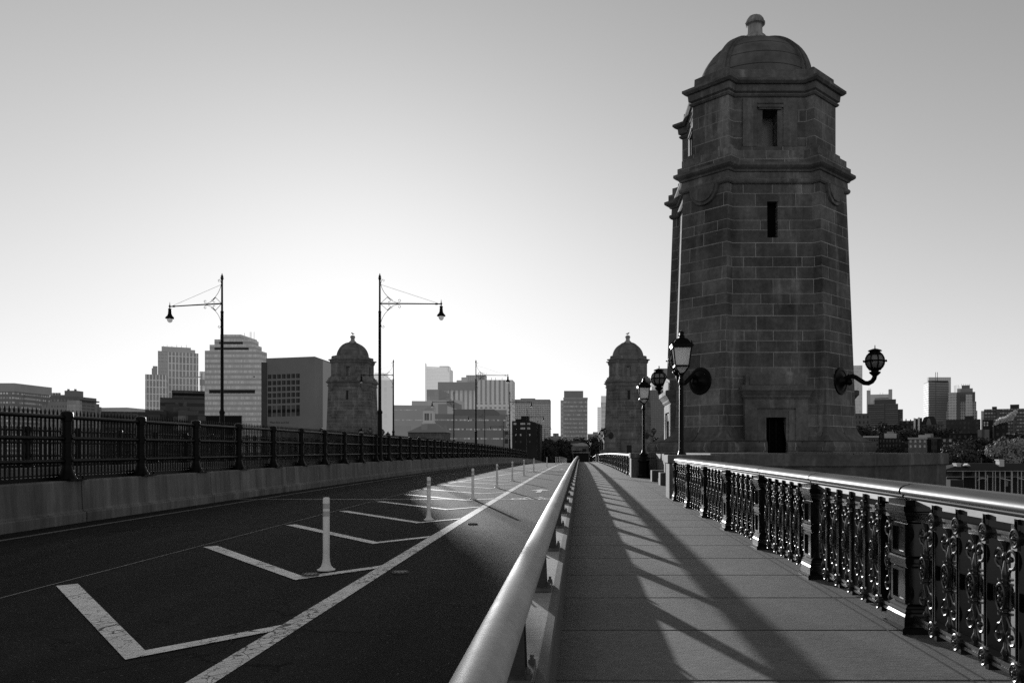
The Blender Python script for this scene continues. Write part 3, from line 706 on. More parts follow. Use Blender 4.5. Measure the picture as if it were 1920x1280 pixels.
def make_tower():
    t = thing('bridge_tower', 'big dark granite tower with domed roof beside the sidewalk, nearest of the three', 'tower', (7.13, 33.0, 1.40))
    lows = [lowloop(h, o) for h, o in ((-.06,.46),(.06,.52),(.2,.54),(.34,.50),(.42,.42),(.45,.32),(.58,.17),(.74,.06),(.92,0))]
    lows += [lowloop(h, 0) for h in (3, 6, 10.3)]
    body = MB().loft(lows).build('shaft', M['stone'], t)
    cut = []
    for k in range(4):
        Rm = rotk(k); 
        def cutter(x0,x1,y0,y1,z0,z1):
            mb = MB(); s_ = MB().box(x0,x1,y0,y1,z0,z1); add_rot(mb, s_, k); o = mb.build('cutter', None); o.location = (7.13,33,1.40); cut.append(o)
        cutter(-.36,.36,-4.5,-2.2,(-.2 if k != 3 else -.2),1.27)
        cutter(-.195,.195,-4.5,-2.2,7.95,9.30)
    boolean(body, cut)
    # lower cornice
    MB().loft([lowloop(h, o) for h, o in ((9.94,-.02),(9.95,.05),(10.0,.10),(10.08,.12),(10.13,.10),(10.15,.05),(10.38,.045),(10.40,.10),(10.46,.13),(10.52,.22),(10.58,.28),(10.68,.28),(10.72,.2),(10.76,.05))]).build('lower_cornice', M['stone_plain'], t)
    up = MB().loft([uploop(h, o) for h, o in ((10.7,.42),(10.95,.42),(11.0,.30),(11.25,.30),(11.28,.14),(11.46,.12),(11.48,0),(13.6,0))]).build('upper_stage', stone_up, t)
    cut = []
    for k in range(4):
        mb = MB(); add_rot(mb, MB().box(-.28,.28,-4.5,-1.7,11.47,12.85), k); o = mb.build('cutter', None); o.location = (7.13,33,1.40); cut.append(o)
    boolean(up, cut)
    MB().loft([uploop(h, o) for h, o in ((13.34,-.02),(13.36,.05),(13.42,.10),(13.46,.10),(13.5,.04),(13.55,.12),(13.78,.14),(13.80,.22),(13.88,.30),(13.97,.30),(14.0,.22),(14.05,-.1))]).build('upper_cornice', M['stone_plain'], t)
    MB().loft([uploop(h, o) for h, o in ((13.9,-.03),(14.42,-.05),(14.5,-.18),(14.56,-.5))]).build('parapet', M['stone_plain'], t)
    prof = [(2.38,14.3)] + [(2.36*math.cos(a)**.92, 14.42 + 2.20*math.sin(a)) for a in [PI/2*i/16 for i in range(16)]] + [(.05, 16.62)]
    dome = MB().lathe(prof, 48).build('dome', dome_mat, t, 50)
    for k in range(4):
        mb = MB(); th = PI/4 + k*PI/2; pr = []
        for hw, ro in ((.34,.05),(.20,.11)):
            L = []
            for i in range(17):
                a = PI/2*.93*i/16
                for_r = 2.36+ro; rr = for_r*math.cos(a)**.92; zz = 14.42 + (2.20+ro)*math.sin(a)
                hww = hw*(.35+.65*math.cos(a))
                ct, st_ = math.cos(th), math.sin(th)
                q = []
                for (u_, dr) in ((-hww,-.12),(-hww,0),(hww,0),(hww,-.12)):
                    r2 = rr + dr*math.cos(a); z2 = zz + dr*math.sin(a)
                    q.append((r2*ct - u_*st_, r2*st_ + u_*ct, z2))
                L.append(q)
            mb.loft(L)
        mb.build('dome_rib', M['stone_plain'], t, 30)
    MB().lathe([(.66,16.5),(.62,16.64),(.53,16.66),(.56,16.72),(.53,16.78),(.44,16.82),(.42,16.90),(.31,16.94),(.29,17.34),(.31,17.36),(.39,17.39),(.41,17.46),(.37,17.50),(.35,17.58),(.27,17.70),(.12,17.76),(.02,17.77)], 12).build('finial', M['finial'], t, 25)
    # half-round corbels under the cornice on the diagonal faces
    for k in range(4):
        th = PI/4 + k*PI/2; dist = (LOW[0]+2*LOW[1]+LOW[2])/math.sqrt(2)*scl(9.6)
        mb = MB()
        for rr, pr_ in ((.66,.10),(.54,.15)):
            pts = [(rr*math.cos(PI+PI*i/14), rr*math.sin(PI+PI*i/14)*1.05) for i in range(15)]
            f0 = [(a, 9.98+b, -.05) for a, b in pts]; f1 = [(a*.97, 9.98+b*.97, pr_) for a, b in pts]
            tr_ = lambda p: ((dist+p[2])*math.cos(th) - p[0]*math.sin(th), (dist+p[2])*math.sin(th) + p[0]*math.cos(th), p[1])
            mb.loft([[tr_(p) for p in f0], [tr_(p) for p in f1]])
        mb.build('corbel', M['stone_plain'], t, 30)
    for k in range(4):
        Hs = -LOW[2]*1.05
        d = MB(); y1 = Hs + .25; bot = -.04 if k != 3 else -1.3
        for s in (-1, 1):
            x0, x1 = sorted((s*.36, s*.70)); d.box(x0,x1,Hs-.30,y1,bot,1.50)
            x0, x1 = sorted((s*.46, s*.702)); d.box(x0,x1,Hs-.335,Hs-.2985,bot+.002,1.52)
            x0, x1 = sorted((s*.70, s*1.15)); d.box(x0,x1,Hs-.36,y1,bot,1.88)
        d.box(-.702,.702,Hs-.301,y1-.002,1.27,1.882); d.box(-.70,.70,Hs-.36,Hs-.3,1.6,1.878)
        d.box(-1.152,1.152,Hs-.34,y1-.003,1.88,2.05)
        cz = [(-1.16,Hs-.37,1.95),(-1.2,Hs-.42,2.02),(-1.2,Hs-.42,2.06),(-1.27,Hs-.52,2.2),(-1.3,Hs-.56,2.24),(-1.3,Hs-.56,2.40),(-1.26,Hs-.5,2.43)]
        d.loft([[(x,y,z),(-x,y,z),(-x,y1-.01,z),(x,y1-.01,z)] for x, y, z in cz])
        L0 = [(-1.12,Hs-.38,2.40),(1.12,Hs-.38,2.40),(1.12,Hs-.38,2.82),(0,Hs-.38,3.0),(-1.12,Hs-.38,2.82)]
        L1 = [(x, y1-.02, z) for x, y, z in L0]; d.loft([L0, L1])
        L0 = [(-.98,Hs-.41,2.46),(.98,Hs-.41,2.46),(.98,Hs-.41,2.74),(0,Hs-.41,2.88),(-.98,Hs-.41,2.74)]
        L1 = [(x, y1-.06, z) for x, y, z in L0]; d.loft([L0, L1])
        mb = MB(); add_rot(mb, d, k); ds = mb.build('door_surround', M['stone_plain'], t)
        dr = MB().box(-.36,.36,Hs+.28,Hs+.32,bot if k == 3 else -.1,1.27); mb = MB(); add_rot(mb, dr, k); dd = mb.build('door', M['dark'], ds)
        gl_ = MB()
        for i in range(3):
            for j in range(6): gl_.tube([(-.24+.24*i+.085*math.cos(q*PI/4), Hs+.22, .1+.21*j+.085*math.sin(q*PI/4)) for q in range(9)], .014, 4, False)
        for xx in (-.34,-.12,.12,.34): gl_.box(xx-.01,xx+.01,Hs+.21,Hs+.23,-.05,1.26)
        mb = MB(); add_rot(mb, gl_, k); mb.build('grille', M['iron_soft'], ds)
        sl = MB().box(-.195,.195,-2.62,-2.58,7.95,9.30); mb = MB(); add_rot(mb, sl, k); mb.build('slit_pane', M['dark'], t)  # near-black pane: shade deep in the slit put into the colour
        wf = MB(); Hu = -UP[2]
        for s in (-1, 1):
            x0, x1 = sorted((s*.50, s*1.02)); wf.box(x0,x1,Hu-.10,Hu+.05,11.48,13.3)
            x0, x1 = sorted((s*.28, s*.502)); wf.box(x0,x1,Hu-.06,Hu+.06,11.48,12.85)
        wf.box(-.501,.501,Hu-.062,Hu+.058,12.85,13.1); wf.box(-.5,.5,Hu-.102,Hu+.05,13.1,13.3)
        wf.box(-.42,.42,Hu-.14,Hu-.06,12.86,12.92); wf.box(-.48,.48,Hu-.18,Hu-.06,12.92,13.0)
        mb = MB(); add_rot(mb, wf, k); wfo = mb.build('window_frame', M['stone_plain'], t)
        wp = MB().box(-.28,.28,-1.80,-1.76,11.47,12.85); mb = MB(); add_rot(mb, wp, k); mb.build('pane', M['pane'], wfo)
    for k in range(4):        # wall lamps on the diagonal faces
        th = PI/4 + k*PI/2; hz = 2.66; dist = (LOW[0]+2*LOW[1]+LOW[2])/math.sqrt(2)*scl(hz)
        def tr(p): return (p[0]*math.cos(th) - p[1]*math.sin(th), p[0]*math.sin(th) + p[1]*math.cos(th), p[2])
        wl = MB(); rY = Matrix.Rotation(PI/2, 3, 'Y')
        wl.lathe([(.50,-.06),(.52,.02),(.49,.06),(.42,.07),(.40,.05),(.28,.07),(.16,.16),(.11,.26)], 24, (dist,0,hz), rY)
        wl.tube([(dist+a, 0, hz+b) for a, b in ((.1,.05),(.3,.12),(.48,.16),(.60,.12),(.80,-.02),(.95,-.12),(1.1,-.14),(1.24,-.08),(1.32,.02),(1.35,.14))], [.09,.085,.08,.085,.085,.088,.088,.085,.085,.085], 10)
        wl.sphere((dist+.36,0,hz-.05), .13, 10, 6); wl.sphere((dist+.52,0,hz+.19), .06, 8, 5); wl.sphere((dist+.33,0,hz+.2), .05, 8, 5)
        wl.lathe([(.10,.12),(.15,.17),(.20,.22),(.20,.26),(.13,.27),(.14,.31),(.22,.33)], 14, (dist+1.35,0,hz))
        m2 = MB(); m2.add([tr(v) for v in wl.v], wl.f); wo_ = m2.build('wall_lamp', M['iron_soft'], t, 45)
        c = (dist+1.35, 0, hz+.65)
        gb = MB().sphere(c, .33, 20, 12); m2 = MB(); m2.add([tr(v) for v in gb.v], gb.f); m2.build('globe', M['globe'], wo_, 80)
        cg = MB(); n = 20
        for pl in range(2):
            cg.tube([(c[0]+.35*math.cos(2*PI*i/n)*(1 if pl == 0 else .7071), c[1]+.35*math.cos(2*PI*i/n)*(0 if pl == 0 else .7071), c[2]+.35*math.sin(2*PI*i/n)) for i in range(n+1)], .026, 6, False)
        cg.tube([(c[0]-.35*math.cos(2*PI*i/n)*.7071, c[1]+.35*math.cos(2*PI*i/n)*.7071, c[2]+.35*math.sin(2*PI*i/n)) for i in range(n+1)], .026, 6, False)
        cg.tube([(c[0], c[1]+.35*math.cos(2*PI*i/n), c[2]+.35*math.sin(2*PI*i/n)) for i in range(n+1)], .026, 6, False)
        cg.tube([(c[0]+.36*math.cos(2*PI*i/n), c[1]+.36*math.sin(2*PI*i/n), c[2]) for i in range(n+1)], .03, 6, False)
        for i in range(8):
            a = PI*i/4; cg.sphere((c[0]+.42*math.cos(a), c[1]+.42*math.sin(a), c[2]), .03, 6, 4); cg.tube([(c[0]+.36*math.cos(a), c[1]+.36*math.sin(a), c[2]), (c[0]+.42*math.cos(a), c[1]+.42*math.sin(a), c[2])], .014, 5)
        cg.lathe([(.28,.21),(.25,.26),(.20,.27),(.18,.34),(.25,.36),(.22,.40),(.10,.44),(.02,.46),(.012,.58)], 12, c)
        cg.lathe([(.26,-.25),(.20,-.33)], 12, c)
        m2 = MB(); m2.add([tr(v) for v in cg.v], cg.f); m2.build('cage', M['iron_soft'], wo_, 45)
    return t
stone_up = stone('upper_granite', .135, .42, 1.15, .52, .011, .30, u0=.2, z0=.1, stain=.6)
def dome_m():
    t = NT('dome_stone'); P = t.obj(); sp = t.n('ShaderNodeSeparateXYZ'); t.l(P, sp.inputs[0])
    ring = t.math('LESS_THAN', t.math('FRACT', t.math('MULTIPLY', sp.outputs[2], 1.9)), .07)
    v = t.math('MULTIPLY', t.remap(t.noise(P, .9, 6, .65), .3, .7, .5, 1.6), .125)
    v = t.math('MULTIPLY', v, t.math('SUBTRACT', 1.0, t.math('MULTIPLY', ring, .7)))
    return t.finish(v, .85, .25, 0, t.noise(P, 8, 5), .3, .02)
dome_mat = dome_m()
M['finial'] = pm('weathered_finial', .34, .85, .25, .5, 5, bump=.4, bscale=10, sx=(1,1,.3))
tower = make_tower()
TF = 121.5
dup(tower, (7.13, TF, 1.02), 0, 'distant stone tower with a gull on top beside the far sidewalk')
dup(tower, (-34.15, TF, 1.02), PI, 'stone tower on the far left side of the bridge, behind the black fence')
HZ = {}
def hazed(m):  # far copy of a material with painted haze, a faint constant emission
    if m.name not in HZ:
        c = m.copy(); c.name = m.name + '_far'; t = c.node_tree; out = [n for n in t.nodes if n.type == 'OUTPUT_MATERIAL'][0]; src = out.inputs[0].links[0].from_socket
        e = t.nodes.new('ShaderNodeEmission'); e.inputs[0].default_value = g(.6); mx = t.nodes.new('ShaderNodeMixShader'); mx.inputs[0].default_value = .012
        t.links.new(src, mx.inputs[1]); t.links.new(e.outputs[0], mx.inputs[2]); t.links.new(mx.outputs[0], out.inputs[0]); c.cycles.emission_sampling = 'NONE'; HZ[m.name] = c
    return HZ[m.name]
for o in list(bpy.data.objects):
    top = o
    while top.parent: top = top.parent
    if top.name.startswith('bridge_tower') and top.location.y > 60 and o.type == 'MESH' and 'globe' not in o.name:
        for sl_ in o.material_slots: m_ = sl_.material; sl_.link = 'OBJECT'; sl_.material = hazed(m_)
gull = thing('gull', 'small gull perched on the finial of the far right tower', 'bird', (7.13, TF, 1.02+17.77), .6)
gb = MB().tube([(-.30,0,.16),(-.18,0,.20),(-.05,0,.22),(.08,0,.26),(.16,0,.33),(.20,0,.40),(.26,0,.41),(.33,0,.39)], [.01,.06,.10,.105,.08,.055,.055,.01], 8)
gb.tube([(-.02,.04,.14),(-.02,.04,0)], .012, 4); gb.tube([(-.02,-.04,.14),(-.02,-.04,0)], .012, 4)
gb.build('body', pm('gull_feather', .10, .8, .2), gull, 60)
MB().tube([(.05,.09,.26),(-.15,.10,.24),(-.38,.05,.22)], [.05,.05,.01], 6).tube([(.05,-.09,.26),(-.15,-.10,.24),(-.38,-.05,.22)], [.05,.05,.01], 6).build('wings', pm('gull_wing', .05, .8, .2), gull, 60)
dup(gull, (-34.15, TF, 1.02+17.77), 2.6, 'small gull perched on the finial of the far left tower')

# tower platforms (piers) -----------------------------------------------------
def make_pier():
    p = thing('bridge_pier', 'granite pier platform with pointed cutwater and coping under the nearest tower', 'bridge pier', (0, 33.0, 0))
    zt = 1.38
    poly = [(2.96,-9.9),(8.2,-9.9),(12.2,-6.0),(12.2,6.0),(8.2,9.9),(2.96,9.9)]
    lo = [(3.72,-9.9+.9)] 
    def ring(z, o): return [(x, y, z) for x, y in offset(poly, o)]
    # body below deck and up to coping; carved bay on the sidewalk side
    body = MB().loft([[(x if x > 3 else 3.72, y, z) for x, y, z in ring(z, 0)] for z in (-11, 1.02)]).build('wall', M['pierstone'], p)
    MB().loft([[(x if x > 3.2 else 3.70, y, z) for x, y, z in ring(z, o)] for z, o in ((1.02,.08),(zt-.03,.08),(zt,.05))]).build('coping', M['pierstone2'], p)
    for (y0, y1, x0) in ((-10.28,-9.35,2.50),(6.75,8.05,2.50)):      # end walls that come up to the sidewalk
        b = MB().bbox(x0,3.9,y0,y1,-.3,.98,.015).build('end_wall', M['pierstone2'], p)
        b.location.z = .12
        MB().bbox(x0-.05,3.95,y0-.05,y1+.05,.98,1.22,.02).build('end_coping', M['pierstone2'], p).location.z = .12
    for y0 in (-2.15, 1.45):
        MB().bbox(3.05,3.68,y0,y0+.7,-.2,.50,.015).build('step_block', M['pierstone2'], p).location.z = .12
    MB().bbox(3.25,3.70,-1.4,1.4,-.2,.2,.01).build('door_step', M['pierstone2'], p).location.z = .12
    return p
M['pierstone2'] = stone('pier_coping_granite', .125, .17, 3.1, 2.0, .012, .12, u0=.7, z0=.9, stain=.3)
pier = make_pier()
dup(pier, (0, TF, -.36), 0, 'granite pier platform under the far right tower')
dup(pier, (-27.6, TF, -.36), PI, 'granite pier platform under the tower on the far left side')

# lantern posts -----------------------------------------------------------------
lt = thing('lantern_post', 'black lantern post with glass lantern standing in front of the nearest tower', 'lantern', (2.98, 23.85, dz(23.85)), 0, 'ornate lantern posts by the towers')
MB().lathe([(.34,0),(.34,.10),(.30,.14),(.27,.18),(.27,.78),(.31,.82),(.31,.88),(.24,.94),(.20,1.05),(.18,1.1),(.21,1.14),(.21,1.2),(.12,1.28),(.09,1.4)], 8, ph=PI/8).build('base', M['iron_soft'], lt)
MB().lathe([(.09,1.3),(.075,1.5),(.065,3.4),(.068,3.43),(.085,3.47),(.09,3.53),(.085,3.58),(.062,3.62),(.062,3.72),(.09,3.76),(.10,3.80)], 14).build('post', M['iron_soft'], lt, 35)
lt.scale = (.96, .96, .955)
def sq(h, z): return [(-h,-h,z),(h,-h,z),(h,h,z),(-h,h,z)]
fr = MB(); zb, ztp, hb, ht = 4.00, 4.58, .205, .275
for z, h, th_ in ((zb,hb,.026),(ztp,ht,.03)):
    for s in (-1, 1):
        fr.box(-h-th_, h+th_, s*h-th_, s*h+th_, z-th_, z+th_); fr.box(s*h-th_*.98, s*h+th_*.98, -h+th_, h-th_, z-th_*.98, z+th_*.98)
for a in (-1, 1):
    for b in (-1, 1):
        fr.tube([(a*.07,b*.07,3.79),(a*.15,b*.15,3.88),(a*hb,b*hb,zb)], .018, 6); fr.tube([(a*hb,b*hb,zb),(a*ht,b*ht,ztp)], .022, 6)
        fr.tube([(a*ht,b*ht,ztp),(a*(ht+.01),b*(ht+.01),ztp+.12),(a*(ht-.01),b*(ht-.01),ztp+.2)], [.025,.025,.008], 6)
fo = fr.build('lantern_frame', M['iron_soft'], lt)
MB().loft([sq(hb-.012, zb), sq(ht-.012, ztp)]).build('glass', M['lantern'], fo)
MB().loft([sq(.06,3.80), sq(hb-.02,zb-.02)]).build('lower_glass', M['lantern'], fo)
MB().loft([sq(.33,4.60), sq(.335,4.65), sq(.27,4.68), sq(.235,4.74), sq(.17,4.83), sq(.09,4.87), sq(.075,4.93), sq(.11,4.95)]).loft([sq(.02,4.95), sq(.065,4.955), sq(.065,5.02), sq(.085,5.03), sq(.02,5.09), sq(.01,5.12)]).build('roof', M['iron_soft'], fo)
for (x, y, lab) in ((3.08, 39.3, 'black lantern post with glass lantern standing on the sidewalk past the nearest tower'), (3.0, 112.8, 'black lantern post just before the far right tower'), (3.08, 128.4, 'black lantern post just past the far right tower'),
                    (-30.5, 112.8, 'small lantern post on the far left side just before the left tower'), (-30.5, 128.4, 'small lantern post on the far left side just past the left tower'), (2.2, 176, 'tiny lantern post at the distant end of the sidewalk')):
    dup(lt, (x, y, dz(y)), R.uniform(-.05,.05), lab)

# ================================================================== CITY, SHORE, RIVER
ZG = -7.0
lay = [-900, -300, -60, -20, 60, 140, 240, 400, 900, 2500, 6000]
wt = MB(); wt.add([(-3000,-400,-10.6),(4000,-400,-10.6),(4000,320,-10.6),(-3000,320,-10.6)], [(0,1,2,3)])
struct(wt.build('river', M['water']), 'dark rippled river water under the bridge')
ld = MB()
shore = [(-3000,335),(-400,300),(-60,285),(40,262),(70,232),(200,205),(400,190),(1200,150),(4000,120)]
ld.add([(x,y,-10.7) for x, y in shore] + [(x,y+3,ZG-1.6) for x, y in shore] + [(x*1.0,9000,ZG-1.6) for x, y in shore],
       [(i, i+1, len(shore)+i+1, len(shore)+i) for i in range(len(shore)-1)] + [(len(shore)+i, len(shore)+i+1, 2*len(shore)+i+1, 2*len(shore)+i) for i in range(len(shore)-1)])
struct(ld.build('ground', M['land']), 'flat dark city ground beyond the river')
# hill rising behind the row houses on the right
hb_ = MB(); nx_, ny_ = 30, 12; vs = []
for j in range(ny_+1):
    for i in range(nx_+1):
        x = 70 + 260*i/nx_; y = 385 + 130*j/ny_
        hgt = (18 + 5*math.sin(x*.05))*math.sin(PI*min(1, max(0, i/nx_*1.0)))**.6*math.sin(PI*j/ny_)**.7
        vs.append((x, y, ZG-1.8+hgt))
hb_.add(vs, [(j*(nx_+1)+i, j*(nx_+1)+i+1, (j+1)*(nx_+1)+i+1, (j+1)*(nx_+1)+i) for j in range(ny_) for i in range(nx_)])
struct(hb_.build('hill', M['land'], None, 40), 'dark low hill behind the row houses on the right')

class Bld:
    def __init__(s, name, label, d, xm, cat='building', group=None, zb=ZG-1.4, face=None):
        s.d = d; s.zb = zb; s.x0 = PX(xm, d)
        if face is None: face = xm > 1400 or any(q in name for q in ('condo','narrow','office_building','hazy','low_hospital','rooftop','long_low'))
        s.rz = -math.atan2(s.x0, d) if face else 0
        s.r = thing(name, label, cat, (s.x0, d, zb), s.rz, group)
    def at(s, x, y, v):                      # picture column and row -> local x, z on the plane local y = v
        c, q = math.cos(s.rz), math.sin(s.rz); k = (x - VX)/FPX
        u = (k*(s.d + v*c) - s.x0 + v*q)/(c - k*q)
        return u, PZ(y, s.d + u*q + v*c) - s.zb
    def box(s, nm, x0, x1, yt, D, mat, dof=0, yb=None, parent=None, ins=0):
        u0, u1 = s.at(x0, 0, dof)[0], s.at(x1, 0, dof)[0]; xm = (x0+x1)/2; mb = MB()
        mb.box(u0, u1, dof, dof+D, 0 if yb is None else s.at(xm, yb, dof)[1], s.at(xm, yt, dof)[1])
        return mb.build(nm, mat, parent or s.r)
    def poly(s, nm, pts, dof, D, mat, parent=None, yb=None):      # pts: outline of the front
        P_ = [s.at(x, y, dof) for x, y in pts]
        mb = MB().loft([[(x, dof, z) for x, z in P_], [(x, dof+D, z) for x, z in P_]])
        return mb.build(nm, mat, parent or s.r)
    def wins(s, xs, ys, w_, h_, mat, dof=-.06, fr=None):
        for yv in ys:
            for xv in xs:
                u0, z1 = s.at(xv, yv, dof); u1, z0 = s.at(xv+w_, yv+h_, dof)
                MB().box(u0, u1, dof, dof+.2, z0, z1).build('window', mat, s.r)
def mpp(d): return d/FPX
CW = {}
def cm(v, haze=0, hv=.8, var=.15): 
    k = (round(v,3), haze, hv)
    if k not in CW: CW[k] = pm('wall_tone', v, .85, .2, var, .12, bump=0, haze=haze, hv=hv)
    return CW[k]
WIN_D = pm('dark_window', .010, .4, .15, .4, .3, bump=0)
WIN_M = pm('grey_window', .10, .4, .2, .5, .3, bump=0)
WIN_L = pm('bright_window', .55, .3, .5, .4, .3, bump=0)

# ---- far left
b = Bld('apartment_block', 'long apartment block at the left edge with a plain flat roof band', 480, 45)
m = mpp(480)
fa = facade('apartment_wall', .15, .65, 6.2*m*.9, 8.6*m, .62, .36, .75, haze=.05)
b.box('wall', -90, 25, 733, 33, fa); b.box('roof_band', -96, 27, 718, 34, cm(.30,.06), -.6, 733.5)
mb = MB().box(PX(25,480)-b.x0-.1, PX(25,480)-b.x0+.9, 9, 21, 0, PZ(737,480)-b.zb); mb.build('balcony_stack', facade('balcony_strips', .11, .5, 60*m, 8.6*m, .97, .42, .3, haze=.05), b.r)
b = Bld('building', 'dark stepped brick building with rooftop chimneys left of the pale flats', 520, 120)
b.box('wall', 90, 146, 743, 20, facade('brick_stepped', .09, .2, 2.2, 3.2, .5, .45, .6, haze=.04))
b.box('penthouse', 121, 142, 732, 8, cm(.09,.05), 2); b.box('penthouse', 96, 121, 740, 8, cm(.085,.05), 2)
for x in (94,99,104,109,126,139): b.box('chimney', x, x+2, 736 if x < 120 else 729, 1.5, cm(.08,.05), 3)
b = Bld('apartment_block', 'pale modern flats with a glazed corner above the fence', 420, 138)
m = mpp(420)
b.box('wall', 78, 127, 760, 20, facade('pale_flats', .26, .13, 5.2*m, 9*m, .5, .5, .5, haze=.04))
b.box('glazed_corner', 126, 149, 750, 2, facade('flat_glazing', .22, .42, 7*m, 6.5*m, .93, .9, .25, haze=.04), -1)
b.box('balcony_wing', 132, 148, 752, 14, facade('flat_balconies', .20, .06, 14*m, 6*m, .8, .5, .6, haze=.04), 1.1)
b.box('roof_slab', 138, 150, 748.5, 17, cm(.12), -.6, 751); b.box('upper_floor', 90, 127, 753, 12, cm(.2,.04), 4); b.box('side_wing', 160, 180, 762, 5, facade('side_flats', .24, .09, 6*m, 8*m, .5, .5, .5, haze=.04), 15.5)
b.box('chimney', 178, 182, 757, 2, cm(.3), 4)
b = Bld('long_low_building', 'long low flat building with a pale roof line left of the white condo tower', 560, 235)
b.box('wall', 190, 285, 770, 30, facade('low_wall', .12, .05, 4, 4, .7, .5, .5)); b.poly('roof', [(190,771),(190,764),(238,763.5),(275,767),(285,772)], -1, 32, cm(.38,.08))
# ---- condo tower
m = mpp(720)
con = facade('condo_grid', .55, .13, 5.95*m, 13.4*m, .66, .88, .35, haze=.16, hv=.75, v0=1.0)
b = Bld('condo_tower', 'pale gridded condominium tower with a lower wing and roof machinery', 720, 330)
b.box('tower', 315, 372, 661, 26, con); b.box('corner_shaft', 296, 316, 658, 24, facade('condo_plain', .26, .22, 3, 6.4*m, .8, .55, .15, haze=.16, hv=.7), 1)
b.box('roof_plant', 303, 358, 650.5, 14, cm(.24,.14), 4, 662); b.box('roof_plant', 356, 366, 656, 10, cm(.24,.14), 4, 662)
b.box('low_wing', 272, 313, 702, 24, facade('condo_wing', .62, .12, 5.3*m, 12.5*m, .68, .88, .4, haze=.16, hv=.75), -16)
b.box('chimney', 286.5, 295, 686, 5, cm(.18,.1), -8); b.box('chimney', 284.5, 287, 690, 5, cm(.18,.1), -7)
for x in (306,313,322,331,340,349): b.box('mast', x, x+.7, 646.5 if x % 2 else 648, .4, cm(.2,.1), 6)
b = Bld('narrow_tower', 'narrow pale glass building squeezed between the condo tower and the big glass office', 760, 379)
b.box('wall', 374, 386, 696, 16, facade('narrow_glass', .55, .4, 2.6*m, 9*m, .6, .8, .3, haze=.2, hv=.8))
b = Bld('jib_crane', 'thin horizontal jib with a hanging grey drum beside the condo tower', 690, 360, 'crane')
b.box('jib', 340, 376, 705.5, .8, cm(.25,.1), 0, 707.3); b.box('drum', 374, 381, 711, 4, cm(.2,.1), 0, 722); b.box('mast', 376.5, 378.5, 699, 1, cm(.25,.1), 0)
b = Bld('office_building', 'dark low office building with a black window band in front of the condo tower', 430, 345)
m = mpp(430)
b.box('wall', 322, 384, 732, 30, facade('dark_office', .075, .10, 8*m, 8*m, .9, .3, .4)); b.box('black_band', 324, 383.5, 737, .6, cm(.008), -.3, 741.5)
b.box('lower_block', 300, 384, 746, 26, facade('dark_office_low', .10, .04, 60*m, 13*m, .97, .5, .4), -6)
b = Bld('rooftop_block', 'cluster of dark flat roofs and sheds just behind the fence', 300, 325)
for (x0,x1,yt,do,v) in ((272,312,768,0,.055),(310,336,757,4,.075),(336,356,764,2,.06),(334,372,770,-3,.10),(350,386,778,-6,.04),(258,300,773,-8,.05)): b.box('roof_shed', x0, x1, yt, 12, facade('shed_wall', v, v*2.2, 8, 3.5, .6, .5, .7), do)
for x in (300,329,345): b.box('roof_vent', x, x+5, 755 if x == 329 else 752 if x == 345 else 763, 2, cm(.12), 6)
# ---- big glass office
m = mpp(560)
gl1 = facade('office_glass', .30, .62, 2.9*m, 9.9*m, .88, .52, .22, haze=.10, hv=.8, v0=2)
b = Bld('glass_office', 'large pale glass office tower with stepped top and dark louvre bands', 560, 440)
b.box('main_block', 384, 487, 657, 13, gl1); b.box('tier', 393, 477, 646, 13, gl1, .8, 658); b.box('tier', 402, 471, 636, 13, gl1, 1.6, 647); b.box('tier', 413, 452, 627, 28, gl1, 2.4, 637)
b.box('louvre_band', 392, 478, 730.5, .5, cm(.035), -.25, 737); b.box('louvre_band', 402, 466, 651.5, .5, cm(.05), .55, 655.5); b.box('louvre_band', 411, 455, 640.5, .5, cm(.05), 1.35, 645)
b.box('dark_base', 384, 452, 779, 2, cm(.012), -1.2); b.box('window_opening', 475, 478, 705, .4, cm(.01), -.2, 706.8)
for x in (458,468.5,470.5,476): b.box('mast', x, x+.5, 622 if x > 460 else 624, .3, cm(.3,.2), 6, 640)
# ---- hospital with windows
m = mpp(450)
conc = pm('pale_concrete', .17, .8, .3, .18, .05, 5, bump=0, haze=.02)
b = Bld('hospital_building', 'plain concrete hospital block with seven columns of windows and small lettering', 450, 545)
b.poly('wall', [(499,860),(499,671.5),(590,668),(590,860)], 0, 32, conc); b.box('side_slab', 490, 499.1, 679, 24, cm(.085), -1)
b.box('side_wing', 590, 606, 676, 18, pm('hazy_concrete', .16, .8, .3, .15, .05, bump=0, haze=.10, hv=.9), 14)
for j, yv in enumerate((702, 714, 725.5, 737, 748.5)):
    for i in range(7):
        xv = 502.2 + 8.85*i - .0*j; yv2 = yv - .3*i
        b.wins([xv], [yv2], 6.6, 8.2, cm(.045))
        o = b.box('mullion', xv+2.0, xv+2.5, yv2+.3, .1, cm(.16), -.10, yv2+8)
for i in range(7):
    xv = 502.2 + 8.85*i; b.wins([xv], [760.3-.3*i], 6.6, 21, cm(.05) if i in (0,3,6) else WIN_M); b.box('spandrel', xv, xv+6.6, 768-.3*i, .1, cm(.015), -.12, 774-.3*i)
def text(body, px, py, d, h, mat, parent, x0, zb):
    cu = bpy.data.curves.new('lettering', 'FONT'); cu.body = body; cu.size = h; cu.extrude = .03
    o = bpy.data.objects.new('lettering_src', cu); COL.objects.link(o)
    dg = bpy.context.evaluated_depsgraph_get(); me = bpy.data.meshes.new_from_object(o.evaluated_get(dg)); bpy.data.objects.remove(o, do_unlink=True)
    me.materials.clear(); me.materials.append(mat)
    return place(me, 'lettering', parent, (PX(px,d)-x0, -.08, PZ(py,d)-zb), (PI/2,0,0))
text('Mass Eye and Ear', 506, 793.2, 450, 1.55, cm(.03), b.r, b.x0, b.zb)
